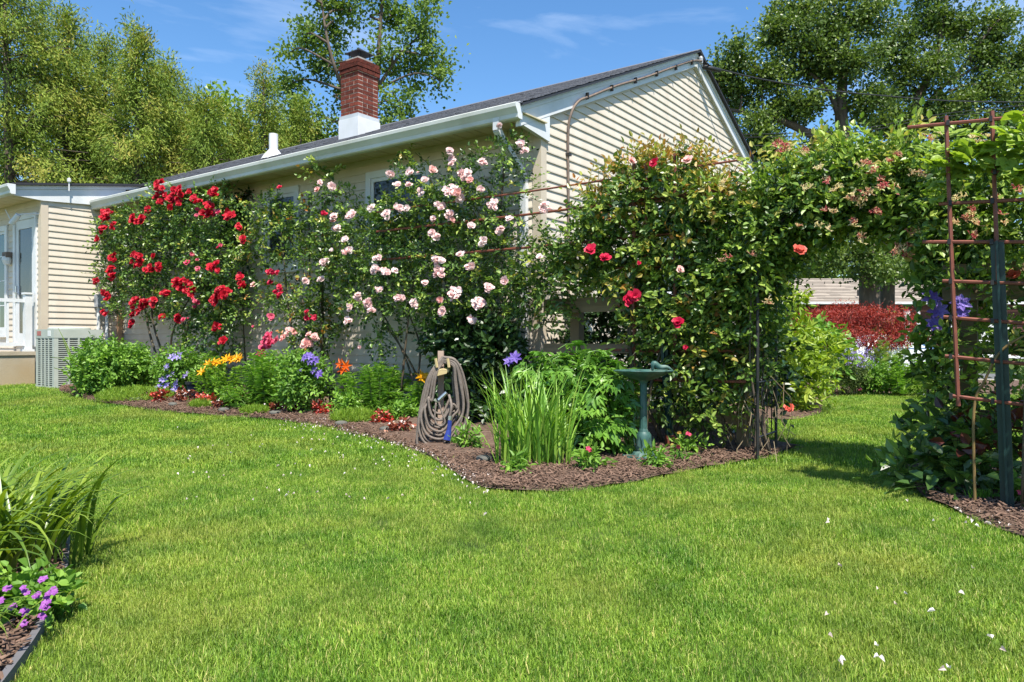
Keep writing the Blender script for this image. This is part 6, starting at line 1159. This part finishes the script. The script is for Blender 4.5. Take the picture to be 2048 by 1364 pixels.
# ------------------------------------------------------------------ grass, mulch chips, petals
def hidden_coll(name, meshes):
    c = bpy.data.collections.new(name)
    for i, me in enumerate(meshes): o = bpy.data.objects.new(name + '_piece', me); c.objects.link(o)
    return c
def scatter(name, pts, sc, coll, tilt, label, cat):
    me = bpy.data.meshes.new(name); me.vertices.add(len(pts)); me.vertices.foreach_set('co', pts.astype(np.float32).ravel())
    a = me.attributes.new('sc', 'FLOAT', 'POINT'); a.data.foreach_set('value', sc.astype(np.float32)); o = link(name, me)
    ng = bpy.data.node_groups.new(name, 'GeometryNodeTree'); ng.interface.new_socket('Geometry', in_out='INPUT', socket_type='NodeSocketGeometry'); ng.interface.new_socket('Geometry', in_out='OUTPUT', socket_type='NodeSocketGeometry')
    n = ng.nodes; l = ng.links; gi = n.new('NodeGroupInput'); go = n.new('NodeGroupOutput'); ip = n.new('GeometryNodeInstanceOnPoints'); ci = n.new('GeometryNodeCollectionInfo')
    ci.inputs['Collection'].default_value = coll; ci.inputs['Separate Children'].default_value = True; ci.inputs['Reset Children'].default_value = True
    rv = n.new('FunctionNodeRandomValue'); rv.data_type = 'FLOAT_VECTOR'; rv.inputs[0].default_value = (-tilt, -tilt, 0); rv.inputs[1].default_value = (tilt, tilt, 6.283)
    na = n.new('GeometryNodeInputNamedAttribute'); na.data_type = 'FLOAT'; na.inputs['Name'].default_value = 'sc'
    l.new(gi.outputs[0], ip.inputs['Points']); l.new(ci.outputs[0], ip.inputs['Instance']); ip.inputs['Pick Instance'].default_value = True
    l.new(rv.outputs[0], ip.inputs['Rotation']); l.new(na.outputs[0], ip.inputs['Scale']); l.new(ip.outputs[0], go.inputs[0])
    md = o.modifiers.new('scatter', 'NODES'); md.node_group = ng
    return tag(o, label, cat, kind='stuff')
LM['grass'] = leafmat('lawn_grass', [(.032, .085, .010), (.10, .205, .024), (.20, .33, .05), (.40, .40, .18)], .3, .5, .3, patch=(.32, .345, .065), pscale=1.0, gain=1.52)
def tuft(seed, nbl, spread, h, w):
    r = np.random.RandomState(seed); mb = MB(); a = r.rand(nbl) * 6.28; p = np.stack([r.normal(size=nbl) * spread, r.normal(size=nbl) * spread, np.full(nbl, -.012)], 1); ln = .15 + .55 * r.rand(nbl); hh = h * (.55 + .6 * r.rand(nbl))
    o = np.stack([np.cos(a), np.sin(a), 0 * a], 1); s = np.stack([-np.sin(a), np.cos(a), 0 * a], 1); z = np.array([0, 0, 1.])
    m = p + z * (hh * .6)[:, None] + o * (hh * ln * .35)[:, None]; t = p + z * (hh * (1 - .25 * ln))[:, None] + o * (hh * ln)[:, None]
    V = np.stack([p - s * w * .5, p + s * w * .5, m + s * w * .42, m - s * w * .42, t], 1).reshape(-1, 3); b = np.arange(nbl)[:, None] * 5; c = np.where(r.rand(nbl) < .06, .95, r.beta(1.3, 1.3, nbl) * .78)
    mb.add(V, b + np.array([[0, 1, 2, 3]]), c); mb.V.append(np.zeros((0, 3))); mb.Fs.append(b + np.array([[3, 2, 4]])); mb.R.append(c); return mb.mesh('grass_tuft', LM['grass'])
fine = hidden_coll('grass_fine', [tuft(i, 30, .045, .034, .0023) for i in range(8)]); coarse = hidden_coll('grass_coarse', [tuft(20 + i, 28, .06, .036, .0044) for i in range(5)])
def lawn_pts(y0, y1, dn, k=.8, m=1.2):
    n = int((y1 - y0) * 2 * (k * (y0 + y1) / 2 + m) * dn); y = np.sqrt(RS.rand(n) * (y1 ** 2 - y0 ** 2) + y0 ** 2); x = (RS.rand(n) * 2 - 1) * (k * y + m); P = np.stack([x, y], 1); keep = ~in_poly(P, HOUSE_POLY)
    for bd in BEDS: keep &= ~in_poly(P, bd)
    s = np.array([(P - C0) @ E1, (P - C0) @ E2]); keep &= ~((s[0] > 8.9) & (s[1] > -3.1)); keep &= ~((s[0] > asx - .02) & (s[0] < asx + .7) & (s[1] > at_ - .02) & (s[1] < at_ + .7))
    P = P[keep]; return np.column_stack([P, g(P[:, 0], P[:, 1])])
P1 = np.vstack([lawn_pts(1.3, 3.2, 2100), lawn_pts(3.2, 5.5, 1200)]); ng_ = RS.rand(90, 60)
def vnoise(P, k):
    x = (P[:, 0] + 12) * k; y = P[:, 1] * k; i = x.astype(int) % 89; j = y.astype(int) % 59; fx, fy = sm(x % 1), sm(y % 1)
    return (ng_[i, j] * (1 - fx) + ng_[i + 1, j] * fx) * (1 - fy) + (ng_[i, j + 1] * (1 - fx) + ng_[i + 1, j + 1] * fx) * fy
pat = .42 + .5 * vnoise(P1, 2.2) + .38 * vnoise(P1, 6.1)
scatter('lawn_grass', P1, pat * (.8 + .4 * RS.rand(len(P1))), fine, .18, 'short green lawn grass in front of the flower bed', 'grass')
P2 = np.vstack([lawn_pts(5.5, 9, 560), lawn_pts(9, 14, 300), lawn_pts(14, 22, 60)])
scatter('far_lawn_grass', P2, .8 + .45 * RS.rand(len(P2)), coarse, .18, 'short lawn grass round the beds and through the arch', 'grass')
M['chip'] = surf('mulch_chip', (.175, .11, .078), (.085, .055, .041), rough=.95, scale=30, spec=.15, use_rnd=True)
cm2 = []
for i in range(6):
    r = np.random.RandomState(i); mb = MB(); L = .014 + .024 * r.rand(); mb.cbox((0, 0, .003), (L, r.normal() * .004, 0), (0, .004 + .005 * r.rand(), 0), (0, 0, .003), r.rand()); cm2.append(mb.mesh('chip', M['chip']))
chips = hidden_coll('mulch_chips', cm2); CP = []
for bd, dn in zip(BEDS, (2200, 2200, 2200, 300)):
    lo, hi = bd.min(0), bd.max(0); hi = np.minimum(hi, [6, 16]); n_ = int((hi - lo).prod() * dn); P = lo + RS.rand(n_, 2) * (hi - lo); P = P[in_poly(P, bd)]
    s = (P - C0) @ E2; P = P[(s < -.02) | (((P - C0) @ E1) < -.1)]; CP.append(np.column_stack([P, g(P[:, 0], P[:, 1]) + .02 + .03 * RS.rand(len(P))]))
CP = np.vstack(CP); scatter('mulch_chips', CP, .8 + .8 * RS.rand(len(CP)), chips, .5, 'brown bark mulch chips covering the beds', 'mulch')
mb = MB(); pp = []
for k in range(330):
    u = rnd.uniform(560, 985); v = np.interp(u, [560, 620, 720, 800, 870, 915, 985], [843, 850, 872, 893, 920, 952, 984]) + rnd.gauss(-6, 11) + (abs(rnd.gauss(0, 26)) if rnd.random() < .3 else 0); pp.append(G(u, max(v, 835)))
for k in range(70): pp.append(G(rnd.uniform(350, 1000), rnd.uniform(860, 1010)))
for k in range(26): pp.append(G(rnd.uniform(1650, 2048), rnd.uniform(1000, 1364)))
for k in range(20): pp.append(G(rnd.uniform(1880, 2048), rnd.uniform(1010, 1060)))
pp = np.array(pp) + np.array([0, 0, .034]); n_ = len(pp); mb.leaves(pp, RS.normal(size=(n_, 3)) * np.array([1, 1, .2]), RS.normal(size=(n_, 3)) * .3 + np.array([0, -.3, 1.]), .020 * (.5 + .7 * RS.rand(n_)), .016, RS.rand(n_), fold=.45, droop=.4); tag(mb.build('fallen_petals', LM['petal']), 'fallen white rose petals on mulch edge and lawn', 'petals', kind='stuff')
for e in EMPTIES:
    if '_loc' in e: del e['_loc']
